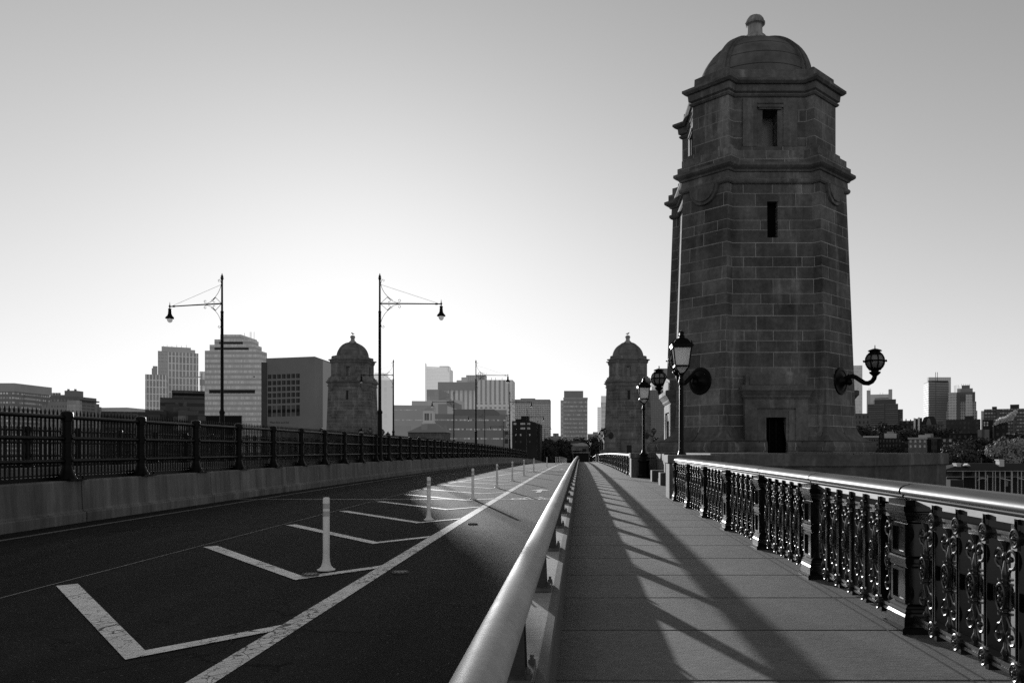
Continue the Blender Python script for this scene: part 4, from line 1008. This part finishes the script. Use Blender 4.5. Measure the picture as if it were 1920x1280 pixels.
# ---- sunward buildings, hazy
b = Bld('hazy_building', 'hazy pale building right of the left tower, close to the sun', 620, 720)
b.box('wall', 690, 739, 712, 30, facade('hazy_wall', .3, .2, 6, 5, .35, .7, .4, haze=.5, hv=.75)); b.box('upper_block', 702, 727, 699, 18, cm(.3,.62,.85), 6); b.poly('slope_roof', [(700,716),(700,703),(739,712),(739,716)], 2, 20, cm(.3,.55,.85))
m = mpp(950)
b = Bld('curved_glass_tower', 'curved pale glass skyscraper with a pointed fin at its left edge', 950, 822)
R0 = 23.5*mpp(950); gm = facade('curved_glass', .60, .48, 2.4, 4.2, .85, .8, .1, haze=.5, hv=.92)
mb = MB(); cxx = PX(818.5,950)-b.x0
lo_, hi_ = [], []
for i in range(24):
    a = PI + PI*i/23; x = R0*math.cos(a); yv = 14 + R0*.7*math.sin(a)
    px = 822 + x/mpp(950); yt = 693 - 6*math.sin(max(0, (px-805))/40*PI*.5) if px > 806 else 693 - (806-px)*1.2
    lo_.append((cxx+x, yv, 0)); hi_.append((cxx+x, yv, PZ(yt,950)-b.zb))
lo_.append((cxx, 40, 0)); hi_.append((cxx, 40, PZ(690,950)-b.zb))
mb.loft([lo_, hi_]).build('glass_body', gm, b.r, 50)
b.poly('fin', [(797,860),(797,680),(799,682),(799,860)], 12, 3, cm(.5,.5,.85)); b.box('crown', 824, 841, 686, 14, cm(.3,.4,.7), 8, 697); b.box('right_edge', 841, 845.5, 693, 16, cm(.3,.45,.7), 10)
# striped hospital tower
m = mpp(600)
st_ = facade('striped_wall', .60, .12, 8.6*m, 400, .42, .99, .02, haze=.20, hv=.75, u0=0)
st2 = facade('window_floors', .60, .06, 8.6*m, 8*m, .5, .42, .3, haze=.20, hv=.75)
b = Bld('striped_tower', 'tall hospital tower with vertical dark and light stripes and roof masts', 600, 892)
b.box('upper_wall', 893, 961, 712, 22, st_, 0, 754); b.box('lower_floors', 893, 961, 754, 22, st2)
b.box('left_wing', 838, 894, 729, 22, st_, 3); b.box('plain_band', 821, 891, 716, 20, cm(.17,.12,.7), -2, 730); b.box('left_part', 821, 839, 730, 20, cm(.24,.15,.7), 2)
b.box('roof_plant', 874, 910, 703, 10, facade('ribbed_plant', .34, .22, 1.6, 60, .5, .98, .1, haze=.2, hv=.75), 5, 714); b.box('roof_plant', 865, 875, 707, 9, cm(.3,.2,.75), 4, 717); b.box('roof_plant', 856, 866, 712.5, 9, cm(.3,.2,.75), 4, 717)
for x in (897.5,900.5,904,907,921,929,941): b.box('mast', x, x+.7, 698 if x < 910 else 707.5, .4, cm(.12), 4, 714)
b = Bld('glass_pavilion', 'grey glazed box building on top of the low hospital roofs', 470, 815)
m = mpp(470)
b.box('glazed_block', 800, 822, 730, 14, facade('pavilion_glass', .16, .22, 2.2, 3, .85, .85, .2, haze=.2, hv=.6), 0); b.poly('angled_wing', [(821,860),(821,733),(826,730),(837,735),(837,860)], 2, 12, cm(.10,.14,.6)); b.box('lower_wing', 800, 861, 750, 18, cm(.22,.2,.7), -4); b.box('recess', 821.5, 838.5, 757, .5, cm(.10,.14,.6), -4.3, 776); b.poly('dark_roof', [(838,760),(838,752),(848,751),(861,757),(861,768)], -5, 10, cm(.09,.12,.6))
# long low hospital
m = mpp(400)
lb = facade('banded_wall', .12, .55, 3.9*m, 17.4*m, .9, .15, .9, haze=.10, hv=.6, v0=7.3)
b = Bld('low_hospital', 'long low hospital building with thin strips of windows behind the bridge', 400, 850)
b.box('wing', 812, 957, 776, 30, lb); b.box('wing', 738, 815, 759.5, 26, facade('banded_hazy', .12, .3, 4*m, 19*m, .9, .10, .9, haze=.25, hv=.65), 8); b.box('upper_block', 772, 802, 751.5, 12, cm(.13,.25,.6), 12); b.poly('roof', [(850,777),(850,767),(927,767),(937,775),(937,777)], -1, 26, cm(.08,.08,.5)); b.box('roof_block', 905, 950, 768, 14, cm(.17,.1,.6), 8)
b.box('low_wall', 738, 769, 798, 8, cm(.2,.15,.6), -16); b.box('low_wall', 738, 764, 808, 6, cm(.25,.15,.6), -24)
bn = b.poly('banner', [(948,775),(955.5,778),(955.5,809),(948.8,807)], -1.6, .25, None)
def banner_m():
    t = NT('banner_panel'); P = t.obj(); n = t.noise(P, 1.8, 4, .8, (1,1,.5)); v = t.math('MULTIPLY', t.math('GREATER_THAN', n, .49), .5)
    return t.finish(t.math('ADD', v, .25), .6, .3)
bn.data.materials.append(banner_m())
b.box('corner_block', 946, 957, 808, 3, facade('corner_wall', .3, .06, 4.2, 4.5, .4, .5, .5), -2)
# cupola house
m = mpp(320)
b = Bld('cupola_house', 'stone house with hipped roof and white louvred cupola behind the fence', 320, 803)
b.box('wall', 765, 834, 810, 14, stone('house_stone', .13, .2, 1.4, .6, .03, .2), 0)
def pyr(b, nm, x0, x1, yb, xa0, xa1, yt, D, dof, mat):
    d = b.d + dof; z0 = PZ(yb,d)-b.zb; z1 = PZ(yt,d)-b.zb; a0, a1 = PX(x0,d)-b.x0, PX(x1,d)-b.x0; c0, c1 = PX(xa0,d)-b.x0, PX(xa1,d)-b.x0
    k = .5*(1-(c1-c0)/max(a1-a0,.01)); e = min(D*.49, D*k if xa0 != xa1 else D*.5)
    return MB().loft([[(a0,dof,z0),(a1,dof,z0),(a1,dof+D,z0),(a0,dof+D,z0)], [(c0,dof+e,z1),(c1+.01,dof+e,z1),(c1+.01,dof+D-e+.01,z1),(c0,dof+D-e+.01,z1)]]).build(nm, mat, b.r)
pyr(b, 'roof', 762, 837, 810, 793, 812, 793, 16, -1, cm(.10,.10,.55)); b.box('chimney', 790, 800, 795, 2, cm(.16,.1,.6), 0, 806); b.box('chimney', 833, 836, 797, 2, cm(.12,.1,.6), 6)
cu = b.box('cupola', 793, 812, 769, 4, cm(.42,.15,.75), 5, 794); pyr(b, 'cupola_roof', 792, 813, 769.5, 802, 803, 761.5, 4.4, 4.8, cm(.14,.15,.6))
for xv in (796, 800.5): b.box('louvre', xv, xv+3.8, 774.5, .15, facade('louvre_slats', .14, .3, 9, .45, 1, .5, .1), 4.9, 787.5)
b.box('louvre', 807.5, 809, 774.5, .15, cm(.12), 4.9, 787.5); b.box('ledge', 792, 813, 791, 4.6, cm(.5,.1), 4.7, 794)
# ---- centre
m = mpp(680)
b = Bld('office_slab', 'broad office slab with dense window grid and ribbed top storey', 680, 986)
b.box('wall', 956, 1031, 757, 22, facade('slab_grid', .36, .05, 3.3*m, 3.9*m, .62, .45, .5, haze=.10, hv=.6)); b.box('ribbed_top', 956, 1031, 748.5, 22, facade('ribbed_top', .28, .06, 2.3*m, 90, .45, .99, .1, haze=.10, hv=.6), 0, 757.1); b.box('roof_plant', 976, 1003, 746.5, 8, cm(.2,.1,.6), 5, 749)
b = Bld('brick_building', 'dark brick building with few lit windows and a chimney stack', 300, 986)
b.poly('wall', [(960,900),(960,789),(993,789),(1003,791),(1012,797),(1012,900)], 0, 16, cm(.028,var=.3)); b.box('stack', 977, 991, 779.5, 5, cm(.028), 3); b.box('roof_step', 967, 978, 785.5, 5, cm(.028), 3); b.box('side_fin', 1008, 1012.5, 794, 17, cm(.02), -.2)
for xs, yv in (((963,965.5),792.3),((976,979,982),792.3),((988.5,991.5),792.3),((976,979,982),801),((988.5,991.5),801),((966,975,992),813),((966,975,992),826)): b.wins(list(xs), [yv], 2.6, 3.6, WIN_L if yv < 815 else WIN_M)
m = mpp(720)
b = Bld('office_tower', 'slim office tower with a set-back penthouse at the end of the bridge', 720, 1077)
b.box('wall', 1056.5, 1101.5, 746, 24, facade('tower_floors', .15, .42, 2.9*m, 7.9*m, .75, .36, .45, haze=.10, hv=.6)); b.box('side_bay', 1051, 1056.6, 750, 20, facade('tower_side', .28, .20, 4, 7.9*m, .8, .4, .2, haze=.12, hv=.7), 1); b.box('penthouse', 1057.5, 1093.5, 732.5, 16, cm(.13,.1,.5), 3, 747); b.box('cornice', 1056, 1102, 745, 25, cm(.24,.1,.6), -.5, 748)
m = mpp(850)
b = Bld('round_glass_tower', 'pale rounded glass tower just left of the far right tower', 850, 1128)
b.box('left_bay', 1120, 1127, 763, 10, facade('round_glass_left', .6, .3, 20, 4.2*m, .95, .45, .2, haze=.4, hv=.9)); b.box('wall', 1126, 1140, 754, 16, facade('round_glass', .5, .36, 5*m, 8*m, .8, .7, .2, haze=.25, hv=.7), 2); b.box('crown', 1127, 1140, 742, 10, cm(.5,.3,.8), 5)
b = Bld('office_block', 'low grey office blocks beside the foot of the slim tower', 620, 1113)
b.box('wall', 1101.5, 1122, 813, 20, facade('low_office', .2, .1, 5, 4, .6, .4, .4, haze=.1, hv=.5)); b.box('upper_block', 1112, 1121, 809.5, 10, cm(.2,.1,.5), 3); b.box('left_block', 1028, 1052, 817, 14, facade('low_office_b', .12, .2, 5, 4, .6, .4, .4, haze=.08, hv=.5), -20); b.box('upper_block', 1037, 1047, 812, 10, cm(.12,.08,.5), -16)
m = mpp(640)
b = Bld('grid_tower', 'dark gridded office tower between the far right tower and the nearest tower', 640, 1235)
b.box('wall', 1208, 1262, 731, 22, facade('grid_dark', .15, .25, 3.4*m, 4.1*m, .5, .5, .25, haze=.06, hv=.5)); b.box('plant', 1222, 1246, 724, 12, cm(.5,.2,.8), 4, 731.5)
b = Bld('slab_tower', 'tall plain tower peeking over the gridded office tower', 820, 1252)
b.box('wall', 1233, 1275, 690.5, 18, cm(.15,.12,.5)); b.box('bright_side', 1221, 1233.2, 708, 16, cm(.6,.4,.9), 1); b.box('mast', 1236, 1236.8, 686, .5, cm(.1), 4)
# end of the bridge
b = Bld('white_house', 'white sunlit house with dark windows at the end of the bridge', 350, 1068)
b.box('wall', 1054, 1060, 830, 8, cm(.7)); b.box('wall', 1060, 1087, 831, 8, facade('white_house_wall', .45, .06, 2.2, 2.8, .5, .5, .4), 1); b.box('roof', 1059, 1090, 826.5, 7, cm(.10), 2, 831.2); b.box('chimney', 1061, 1065, 826, 2, cm(.6), 3); b.box('wing', 1067, 1074, 836, 4, cm(.5), -2)
b = Bld('station_hall', 'low station hall with pale domed roof above a dark footbridge at the bridge end', 335, 1091)
b.poly('roof', [(1076,836),(1080,832),(1086,830),(1092,829.5),(1100,831.5),(1104,836)], 0, 8, cm(.5)); b.box('wall', 1074, 1106, 836, 8, facade('hall_wall', .18, .03, 3, 3, .6, .6, .4), .4); b.box('canopy', 1072, 1092, 842, 3, cm(.35), -3, 843.6)
b.box('footbridge', 1074, 1104, 848, 4, cm(.012), -8); b.box('edge_beam', 1073, 1106, 847.6, .6, cm(.4), -8.4, 848.7)
for x in (1074, 1103.5): b.box('pier', x, x+1.5, 849, 3, cm(.1), -8.2)

# ---- right bank
m = mpp(950)
b = Bld('glass_tower', 'thin pale glass tower immediately right of the nearest tower', 950, 1606)
b.box('wall', 1596, 1617, 685, 18, facade('thin_glass', .42, .32, 4.2*m, 6.2*m, .9, .85, .25, haze=.25, hv=.75))
b = Bld('twin_fin_tower', 'pale tower with two raised end fins and a notched top', 800, 1649)
b.box('wall', 1626, 1673, 739, 18, pm('mottled_cladding', .32, .5, .4, .35, .12, bump=0, haze=.15, hv=.7)); b.box('fin', 1625, 1632, 731.5, 18, cm(.24,.15,.6), -1); b.box('fin', 1666, 1673, 729.5, 18, cm(.22,.15,.6), -1); b.box('black_slot', 1640, 1667, 746, .5, cm(.03), -.3, 747.5)
for x in (1629,1631.5,1650,1655): b.box('mast', x, x+.5, 727.5 if x < 1640 else 735.5, .3, cm(.1), 4, 740)
m = mpp(640)
b = Bld('banded_office', 'dark office block with horizontal window bands and a plain upper box', 640, 1660)
bd = facade('band_office', .045, .15, 200*m, 4.05*m, .99, .42, .2, haze=.03, hv=.4)
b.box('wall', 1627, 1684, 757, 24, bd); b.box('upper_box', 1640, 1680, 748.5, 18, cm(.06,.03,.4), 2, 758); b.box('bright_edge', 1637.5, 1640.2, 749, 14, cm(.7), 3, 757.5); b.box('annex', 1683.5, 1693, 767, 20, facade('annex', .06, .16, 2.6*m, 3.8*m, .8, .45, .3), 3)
b = Bld('old_school', 'grey stone gabled building low beside the nearest tower', 470, 1618)
b.poly('wall', [(1602,860),(1602,777),(1626,776),(1632,780),(1634,800),(1634,860)], 0, 12, facade('school_wall', .14, .05, 2.2, 3.2, .4, .5, .4)); b.box('roof', 1602, 1628, 775, 10, cm(.04), 1)
m = mpp(850)
b = Bld('banded_skyscraper', 'tall banded skyscraper with a curved crown and two antennas', 850, 1757, face=False)
bs = facade('band_tower', .075, .27, 200, 4.35*m, .995, .45, .12, haze=.06, hv=.5)
x0 = b.x0
def ring(zv, pts): return [(PX(px,850+dd)-x0, dd, zv) for px, dd in pts]
ht_ = PZ(714.5,850)-b.zb
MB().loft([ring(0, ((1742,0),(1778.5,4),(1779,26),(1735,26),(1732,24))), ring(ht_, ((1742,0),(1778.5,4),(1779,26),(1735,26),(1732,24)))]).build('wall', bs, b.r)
MB().loft([ring(0, ((1741.9,-.2),(1741.95,-.1),(1732,24.2),(1731.9,24))), ring(ht_-2, ((1741.9,-.2),(1741.95,-.1),(1732,24.2),(1731.9,24)))]).build('sunlit_face', facade('band_tower_lit', .10, .8, 200, 4.35*m, .995, .5, .1, haze=.1, hv=.8), b.r)  # lit copy of the band wall: sunlight painted as paler bands
b.box('crown', 1741, 1783, 707, 4, facade('crown', .34, .3, 2, 60, .5, .98, .1, haze=.2, hv=.7), 26); b.box('roof_edge', 1742, 1778, 713.5, 3, cm(.03), .5, 715.5)
for x in (1754, 1757.5): b.box('antenna', x, x+.7, 697.5, .5, cm(.12), 14, 714)
m = mpp(820)
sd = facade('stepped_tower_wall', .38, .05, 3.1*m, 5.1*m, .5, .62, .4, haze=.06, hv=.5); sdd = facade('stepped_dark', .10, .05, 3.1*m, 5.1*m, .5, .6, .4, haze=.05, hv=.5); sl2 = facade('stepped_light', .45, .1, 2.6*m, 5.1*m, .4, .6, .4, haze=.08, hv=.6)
b = Bld('stepped_skyscraper', 'stepped pale skyscraper with spiky crown and dark centre bays', 820, 1804)
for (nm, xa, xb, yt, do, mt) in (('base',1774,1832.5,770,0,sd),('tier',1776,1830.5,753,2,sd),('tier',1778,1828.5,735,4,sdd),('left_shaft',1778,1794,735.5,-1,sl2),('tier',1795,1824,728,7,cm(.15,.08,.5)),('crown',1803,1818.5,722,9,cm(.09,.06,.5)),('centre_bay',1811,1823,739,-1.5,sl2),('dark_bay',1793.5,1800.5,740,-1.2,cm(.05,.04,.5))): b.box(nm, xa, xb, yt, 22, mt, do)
for x in (1789,1791.5,1794,1797,1799.5): b.box('spike', x, x+.7, 721.5+(x%3), .4, cm(.3,.2), 6, 736)
for x in (1802.8,1806.5,1810.5,1814.5,1818): b.box('spike', x, x+.6, 719.5, .4, cm(.1), 9, 723)
b = Bld('dark_block', 'wide dark flat block in front of the stepped skyscraper', 520, 1807)
b.box('wall', 1774, 1838.5, 786, 20, facade('dark_block_wall', .045, .07, 2.4, 3.0, .45, .5, .5)); b.box('upper_block', 1809, 1826, 779.5, 10, cm(.045), 4)
b = Bld('gabled_building', 'dark gabled building with a pale stepped dormer in front of the banded skyscraper', 500, 1742)
b.poly('wall', [(1726,860),(1727,796),(1732,783),(1736,780.5),(1750,780),(1754,785),(1757,796),(1757,860)], 0, 14, cm(.035)); b.poly('dormer', [(1735,806),(1737,793),(1739,786),(1741.5,783),(1744,786),(1746,793),(1748,806)], -.5, 1, cm(.16)); b.box('lower_wall', 1726, 1757, 796, 4, facade('gabled_wall', .09, .03, 2, 3, .5, .5, .4), -1)
for x, yt in ((1713,783.5),(1721,782)): b.box('pylon', x, x+3.5, yt, 3, cm(.75), -1); b.box('pylon_side', x+3.5, x+8, yt+1, 3, cm(.03), -1)
b = Bld('clock_house', 'small pale turreted house beside the gabled building', 480, 1764)
b.box('wall', 1757.5, 1769, 796, 8, facade('turret_wall', .14, .04, 1.6, 3, .5, .55, .4)); b.poly('pediment', [(1757,796.5),(1758,791),(1762,789.5),(1767,791),(1770,796.5)], -.5, 8, cm(.12))
m = mpp(460)
b = Bld('apartment_slab', 'long apartment slab with rows of balconies at the right edge', 460, 1890)
b.box('wall', 1845, 1990, 765.5, 16, facade('slab_flats', .09, .36, 4.8*m, 6.4*m, .72, .40, .55)); b.box('sunlit_end', 1839.5, 1845.1, 770, 14, cm(.7), 1); b.box('roof_house', 1860, 1869, 762, 8, cm(.07), 4, 766); b.box('roof_house', 1894, 1911, 758, 8, cm(.06), 4, 766)  # sunlit_end: sun on the end wall painted as a pale base colour
for x in (1868, 1899): b.box('rib', x, x+7, 767, .6, facade('rib', .13, .1, 1.6, 3, .6, .5, .3), -.5)
b = Bld('dark_house', 'dark block with a few pale windows under the smoke plume', 380, 1868)
b.box('wall', 1842, 1862, 786.5, 10, cm(.03)); b.box('wall', 1862, 1890, 792, 12, facade('dark_house_wall', .025, .06, 2.5, 3.4, .4, .4, .6), 2); b.wins([1844.5,1850], [790.5,795], 2.8, 3.2, WIN_L); b.box('chimney', 1861, 1864, 797, 2, cm(.1), -1)
b.box('pale_block', 1833, 1855, 805, 8, facade('pale_block', .2, .10, 3, 30, .4, .99, .3), -8)
# smoke
sm = MB()
rs = random.Random(5); q_ = [(0,0,.45),(.9,.9,.8),(2.1,1.9,1.2),(3.6,2.6,1.45),(5.0,2.8,1.3),(6.4,3.2,1.5),(7.8,4.2,1.7),(9.2,5.2,1.5),(10.4,6.6,1.0),(8.6,3.2,1.0)]
t = NT('smoke'); P = t.obj(); n = t.noise(P, .9, 5, .65)
mv = t.n('ShaderNodeSeparateXYZ'); t.l(P, mv.inputs[0])
den = None
for a, bz, rr in q_:
    vm = t.n('ShaderNodeVectorMath', operation='DISTANCE'); t.l(P, vm.inputs[0]); vm.inputs[1].default_value = (a, 0, bz)
    f = t.math('SUBTRACT', 1.0, t.math('DIVIDE', vm.outputs['Value'], rr))
    den = f if den is None else t.math('MAXIMUM', den, f)
den = t.math('ADD', den, t.math('MULTIPLY', t.math('SUBTRACT', n, .5), 1.5))
den = t.math('MULTIPLY', t.remap(den, .05, .5, 0, 1), 7.0)
vol = t.n('ShaderNodeVolumePrincipled'); vol.inputs['Color'].default_value = g(.995); t.l(den, vol.inputs['Density']); vol.inputs['Anisotropy'].default_value = .45
t.l(vol.outputs[0], t.out.inputs['Volume'])
o = MB().box(-1.5,12.5,-2.2,2.2,-1.2,8.4).build('smoke_plume', t.m, None, None, (PX(1862,378), 378, PZ(798,378))); tag(o, 'white smoke plume drifting right from a dark rooftop chimney', 'smoke')

# row houses
def house(nm, label, d, x0, x1, yt, wall, win, cols, rows, wy0, wy1, extra=None, corn=None):
    b = Bld(nm, label, d, (x0+x1)/2, 'house')
    b.box('wall', x0, x1, yt, 9, pm('house_wall', wall, .85, .2, .25, .4, bump=0))
    pw_ = (x1-x0)/cols; 
    for j in range(rows):
        yv = wy0 + (wy1-wy0)*j/max(rows-1,1)
        b.wins([x0+pw_*(i+.3) for i in range(cols)], [yv], pw_*.42, (wy1-wy0)/max(rows-1,1)*.5 if rows > 1 else 4, win)
    if corn: b.box('cornice', x0-1, x1+1, yt-2.2, 13, cm(corn), -.6, yt+1)
    return b
house('row_house', 'pale row house with white cornice low beside the nearest tower', 330, 1619, 1647, 819, .13, WIN_D, 6, 2, 823, 831, corn=.5)
b = house('row_house', 'dark brick row house with white rooftop penthouse', 330, 1648, 1690, 821, .03, WIN_M, 7, 2, 824, 833)
b.box('penthouse', 1658, 1681, 812, 6, cm(.5), 3, 821.5); b.box('penthouse', 1663, 1676, 808.5, 4, cm(.3), 4, 813); b.box('chimney', 1683, 1686, 812, 2, cm(.06), 3, 822); b.box('chimney', 1650, 1653, 813, 2, cm(.05), 3, 822)
b = house('row_house', 'pale row house with two rows of four white windows', 310, 1703, 1738, 822, .17, WIN_L, 4, 2, 824.5, 834, corn=.45)
b.box('roof_shed', 1722, 1745, 815, 5, cm(.5), 4, 821); b.box('roof_shed', 1735, 1750, 812.5, 4, cm(.3), 5, 822)
b = house('row_house', 'dark row house with stacked bay windows right of the pale one', 310, 1739, 1764, 821.5, .03, WIN_D, 4, 2, 825, 835, corn=.12)
b.box('bay_window', 1746, 1757, 823, 2, facade('bay', .05, .02, 3, 3, .9, .5, .3), -1.8)
house('row_house', 'grey row house with wide pale windows beside the trees', 315, 1765, 1787, 821, .06, WIN_L, 2, 3, 823, 843)
for i, (x0, x1, yt, d, v, l) in enumerate(((1690,1703,829,340,.02,'narrow dark house squeezed between two pale row houses'),(1690,1722,806,420,.025,'dark hillside house with small roofs above the row houses'),(1755,1778,806,425,.025,'dark hillside house below the small turreted house'),(1780,1835,812,400,.02,'low dark hillside terrace above the trees'),(1617,1648,808,420,.03,'dark hillside houses above the pale corniced row house'),(1686,1713,789,460,.03,'dark square house on the hill top beside the pale pylons'))):
    b = Bld('hillside_house', l, d, (x0+x1)/2, 'house'); b.box('wall', x0, x1, yt, 10, facade('hillside_wall', v, v*3, 2.4, 3.2, .45, .5, .7))
    for k in range(3): xx = x0 + (x1-x0)*(k+.4)/3.2; b.box('chimney', xx, xx+2, yt-2.5-R.random()*2, 1.5, cm(.07 if k else .3), 3, yt+.5)
    b.box('roof_edge', x0-.3, x1+.3, yt-.6, 10.4, cm(.12), -.2, yt)

# boathouse by the water
b = Bld('boathouse', 'low boathouse with dark hipped roof, white posts and chimneys on the river bank', 215, 1860, 'boathouse', zb=-10.0, face=False)
d = 215
b.box('wall', 1775, 1990, 893, 10, cm(.03)); b.box('upper_wall', 1775, 1990, 884, 9, facade('gallery', .10, .03, 3.4, 8, .5, .9, .6), .5, 893)
MB().loft([[(PX(1780,d)-b.x0-4,-3,PZ(882.5,d)-b.zb),(PX(1990,d)-b.x0+4,-3,PZ(882.5,d)-b.zb),(PX(1990,d)-b.x0+4,13,PZ(882.5,d)-b.zb),(PX(1780,d)-b.x0-4,13,PZ(882.5,d)-b.zb)],
           [(PX(1822,d)-b.x0,4,PZ(868.5,d)-b.zb),(PX(1990,d)-b.x0,4,PZ(868.5,d)-b.zb),(PX(1990,d)-b.x0,6,PZ(868.5,d)-b.zb),(PX(1822,d)-b.x0,6,PZ(868.5,d)-b.zb)]]).build('roof', cm(.022), b.r)
b.box('eave', 1776, 1995, 882.3, .3, cm(.35), -3.2, 883.4); b.box('balcony_rail', 1776, 1990, 893, .3, cm(.3), -2.6, 894.2)
for x in (1805,1829,1835.5,1847.5,1851,1861,1866,1874.5,1884,1896,1897.5,1908,1915): b.box('post', x, x+1.3, 882 if x != 1851 else 890, .3, cm(.5), -3.0)
for x0, x1, yt in ((1794,1802,869),(1874,1883,862)):
    b.box('chimney', x0, x1, yt, 2, cm(.6), 1, 880)
    b.box('chimney_cap', x0-1, x1+.5, yt-1, 2.3, cm(.65), .9, yt+1)
b.poly('dormer', [(1811,873),(1815,868.5),(1820,873)], -.5, 2, cm(.7)); b.box('shed', 1782, 1806, 899, 4, cm(.04), -8); b.box('pale_door', 1884, 1890, 901, .3, cm(.35), -.3, 911)
for cx in (1825, 1867, 1900):
    b.r.location.z += 0
    MB().tube([(PX(cx+dx,d)-b.x0, -5, PZ(895 + (dx/9.0)**2*3.5 if cx == 1825 else 895+(dx+9)*.22, d)-b.zb) for dx in range(-9,10,2)], .12, 6).build('awning_hoop', cm(.5), b.r)
pl_ = thing('flag_pole', 'short pale pole standing behind the boathouse roof', 'pole', (PX(1840,224), 224, -8.5)); MB().lathe([(.12,0),(.10,PZ(858,224)+8.5),(.02,PZ(858,224)+8.6)], 8).build('pole', cm(.12), pl_)
MB().lathe([(.14,PZ(860,224)+8.4),(.20,PZ(859,224)+8.5),(.02,PZ(857,224)+8.5)], 8).build('cap', cm(.12), pl_)
dockm = MB().box(85, 150, 205, 209, -10.5, -10.05); struct(dockm.build('dock', cm(.08)), 'low dock in front of the boathouse')

# trees
def tree_mesh(seed, h, w_, n, leaf, trunk_h):
    r = random.Random(seed); mb = MB(); tk = MB()
    tk.tube([(0,0,0),(.05*h*r.uniform(-1,1)*.4,.0,trunk_h*.6),(0,0,trunk_h),(0,0,h*.75)], [h*.03,h*.024,h*.018,h*.004], 7)
    cl = []
    for i in range(13):
        a = r.uniform(0, 2*PI); q = r.uniform(.1,.85); zz = r.uniform(.30,.92)
        env = math.sin(PI*min(1,(zz-.12)/.95))**.6
        c = Vector((w_*.5*q*env*math.cos(a), w_*.5*q*env*math.sin(a), h*zz)); cl.append((c, w_*r.uniform(.13,.26)))
        st = Vector((0,0,trunk_h*r.uniform(.7,1.1))); tk.tube([st, (st+c)/2+Vector((0,0,-.02*h)), c], [h*.012,h*.007,h*.002], 5)
    for i in range(n):
        c, rr = cl[i % len(cl)]
        v = Vector((r.gauss(0,1), r.gauss(0,1), r.gauss(0,.8))); v = v.normalized()*rr*(r.random()**.35)
        p = c + v; nrm = (v.normalized() + Vector((r.uniform(-.7,.7), r.uniform(-.7,.7), r.uniform(-.2,.9)))).normalized()
        u = nrm.orthogonal().normalized(); w2 = nrm.cross(u); s_ = leaf*r.uniform(.6,1.3)
        mb.add([p-u*s_-w2*s_*.3, p-w2*s_, p+u*s_+w2*s_*.2, p+w2*s_*.9], [(0,1,2,3)])
    return tk, mb
TM = {}
def tree_proto(key, seed, h, w_, n, leaf, th, mat):
    tk, mb = tree_mesh(seed, h, w_, n, leaf, th)
    me = bpy.data.meshes.new('crown'); me.from_pydata(mb.v, [], mb.f); me.materials.append(mat)
    TM[key] = (tk.mesh('trunk', M['bark'], 50), me, h)
tree_proto('d1', 1, 14, 13, 2600, .42, 4.5, M['leaf_dark']); tree_proto('d2', 2, 14, 11, 2400, .42, 4, M['leaf_dark']); tree_proto('m1', 3, 10, 10, 2200, .32, 3, M['leaf_mid']); tree_proto('p1', 4, 12, 12, 3600, .30, 3.2, M['leaf_pale'])
def tree(key, px, ytop, d, label, group, zb=ZG-1.4, rz=None):
    s_ = (PZ(ytop, d) - zb)/TM[key][2]
    t_ = thing('tree', label, 'tree', (PX(px,d), d, zb), R.uniform(0,6) if rz is None else rz, group); t_.scale = (s_,s_,s_)
    place(TM[key][0], 'trunk', t_); place(TM[key][1], 'crown', t_)
GRP = 'dark trees on the river bank'
for i, (k, px, yt, d) in enumerate((('m1',1797,828,258),('m1',1780,836,250),('d1',1812,822,275),('d2',1835,824,272),('d1',1852,822,280),('d2',1868,829,268),('d1',1822,840,262),('d2',1845,842,258),('m1',1808,846,245),('d1',1930,818,282),('d2',1905,815,300))):
    tree(k, px, yt, d, ('dark leafy tree in the clump behind the boathouse' if k[0] == 'd' else 'grey thinly leafed tree in the clump behind the boathouse'), GRP + (' (dense)' if k[0] == 'd' else ' (thin)'))
tree('p1', 1905, 822, 246, 'large pale blossoming tree behind the boathouse at the right edge', None); TM['p2'] = TM['p1']
tree('p1', 1882, 833, 243, 'smaller pale blossoming tree left of the large pale one', None)
tree('p1', 1938, 826, 250, 'pale blossoming tree cut by the right edge of the picture', None)
for i, (px, yt, d) in enumerate(((1622,803,405),(1640,805,412),(1660,799,440),(1672,797,445),(1682,800,440),(1694,803,410),(1700,812,400),(1715,808,415),(1745,805,420),(1768,806,430),(1785,808,425),(1652,840,322),(1676,838,322),(1629,838,318))):
    tree('d1' if i % 2 else 'd2', px, yt, d, 'dark tree among the roofs of the hillside houses', 'trees among the hillside houses')
for i, (px, yt, d) in enumerate(((1018,828,330),(1030,826,340),(1042,824,345),(1052,826,350),(1103,826,350),(1112,822,360),(1120,826,340),(1024,838,318),(1046,834,330),(1116,834,330),(1068,822,400),(1085,824,390))):
    tree('d2' if i % 2 else 'd1', px, yt, d, 'dark tree at the far end of the bridge', 'trees at the far end of the bridge')
for i, (px, yt, d) in enumerate(((1228,824,330),(1242,828,320),(1215,832,330),(1252,826,350))):
    tree('d1' if i % 2 else 'd2', px, yt, d, 'dark tree seen between the far right tower and the nearest tower', 'trees between the two right towers')


for o in list(bpy.data.objects):
    if o.name.startswith('cutter'): bpy.data.objects.remove(o, do_unlink=True)
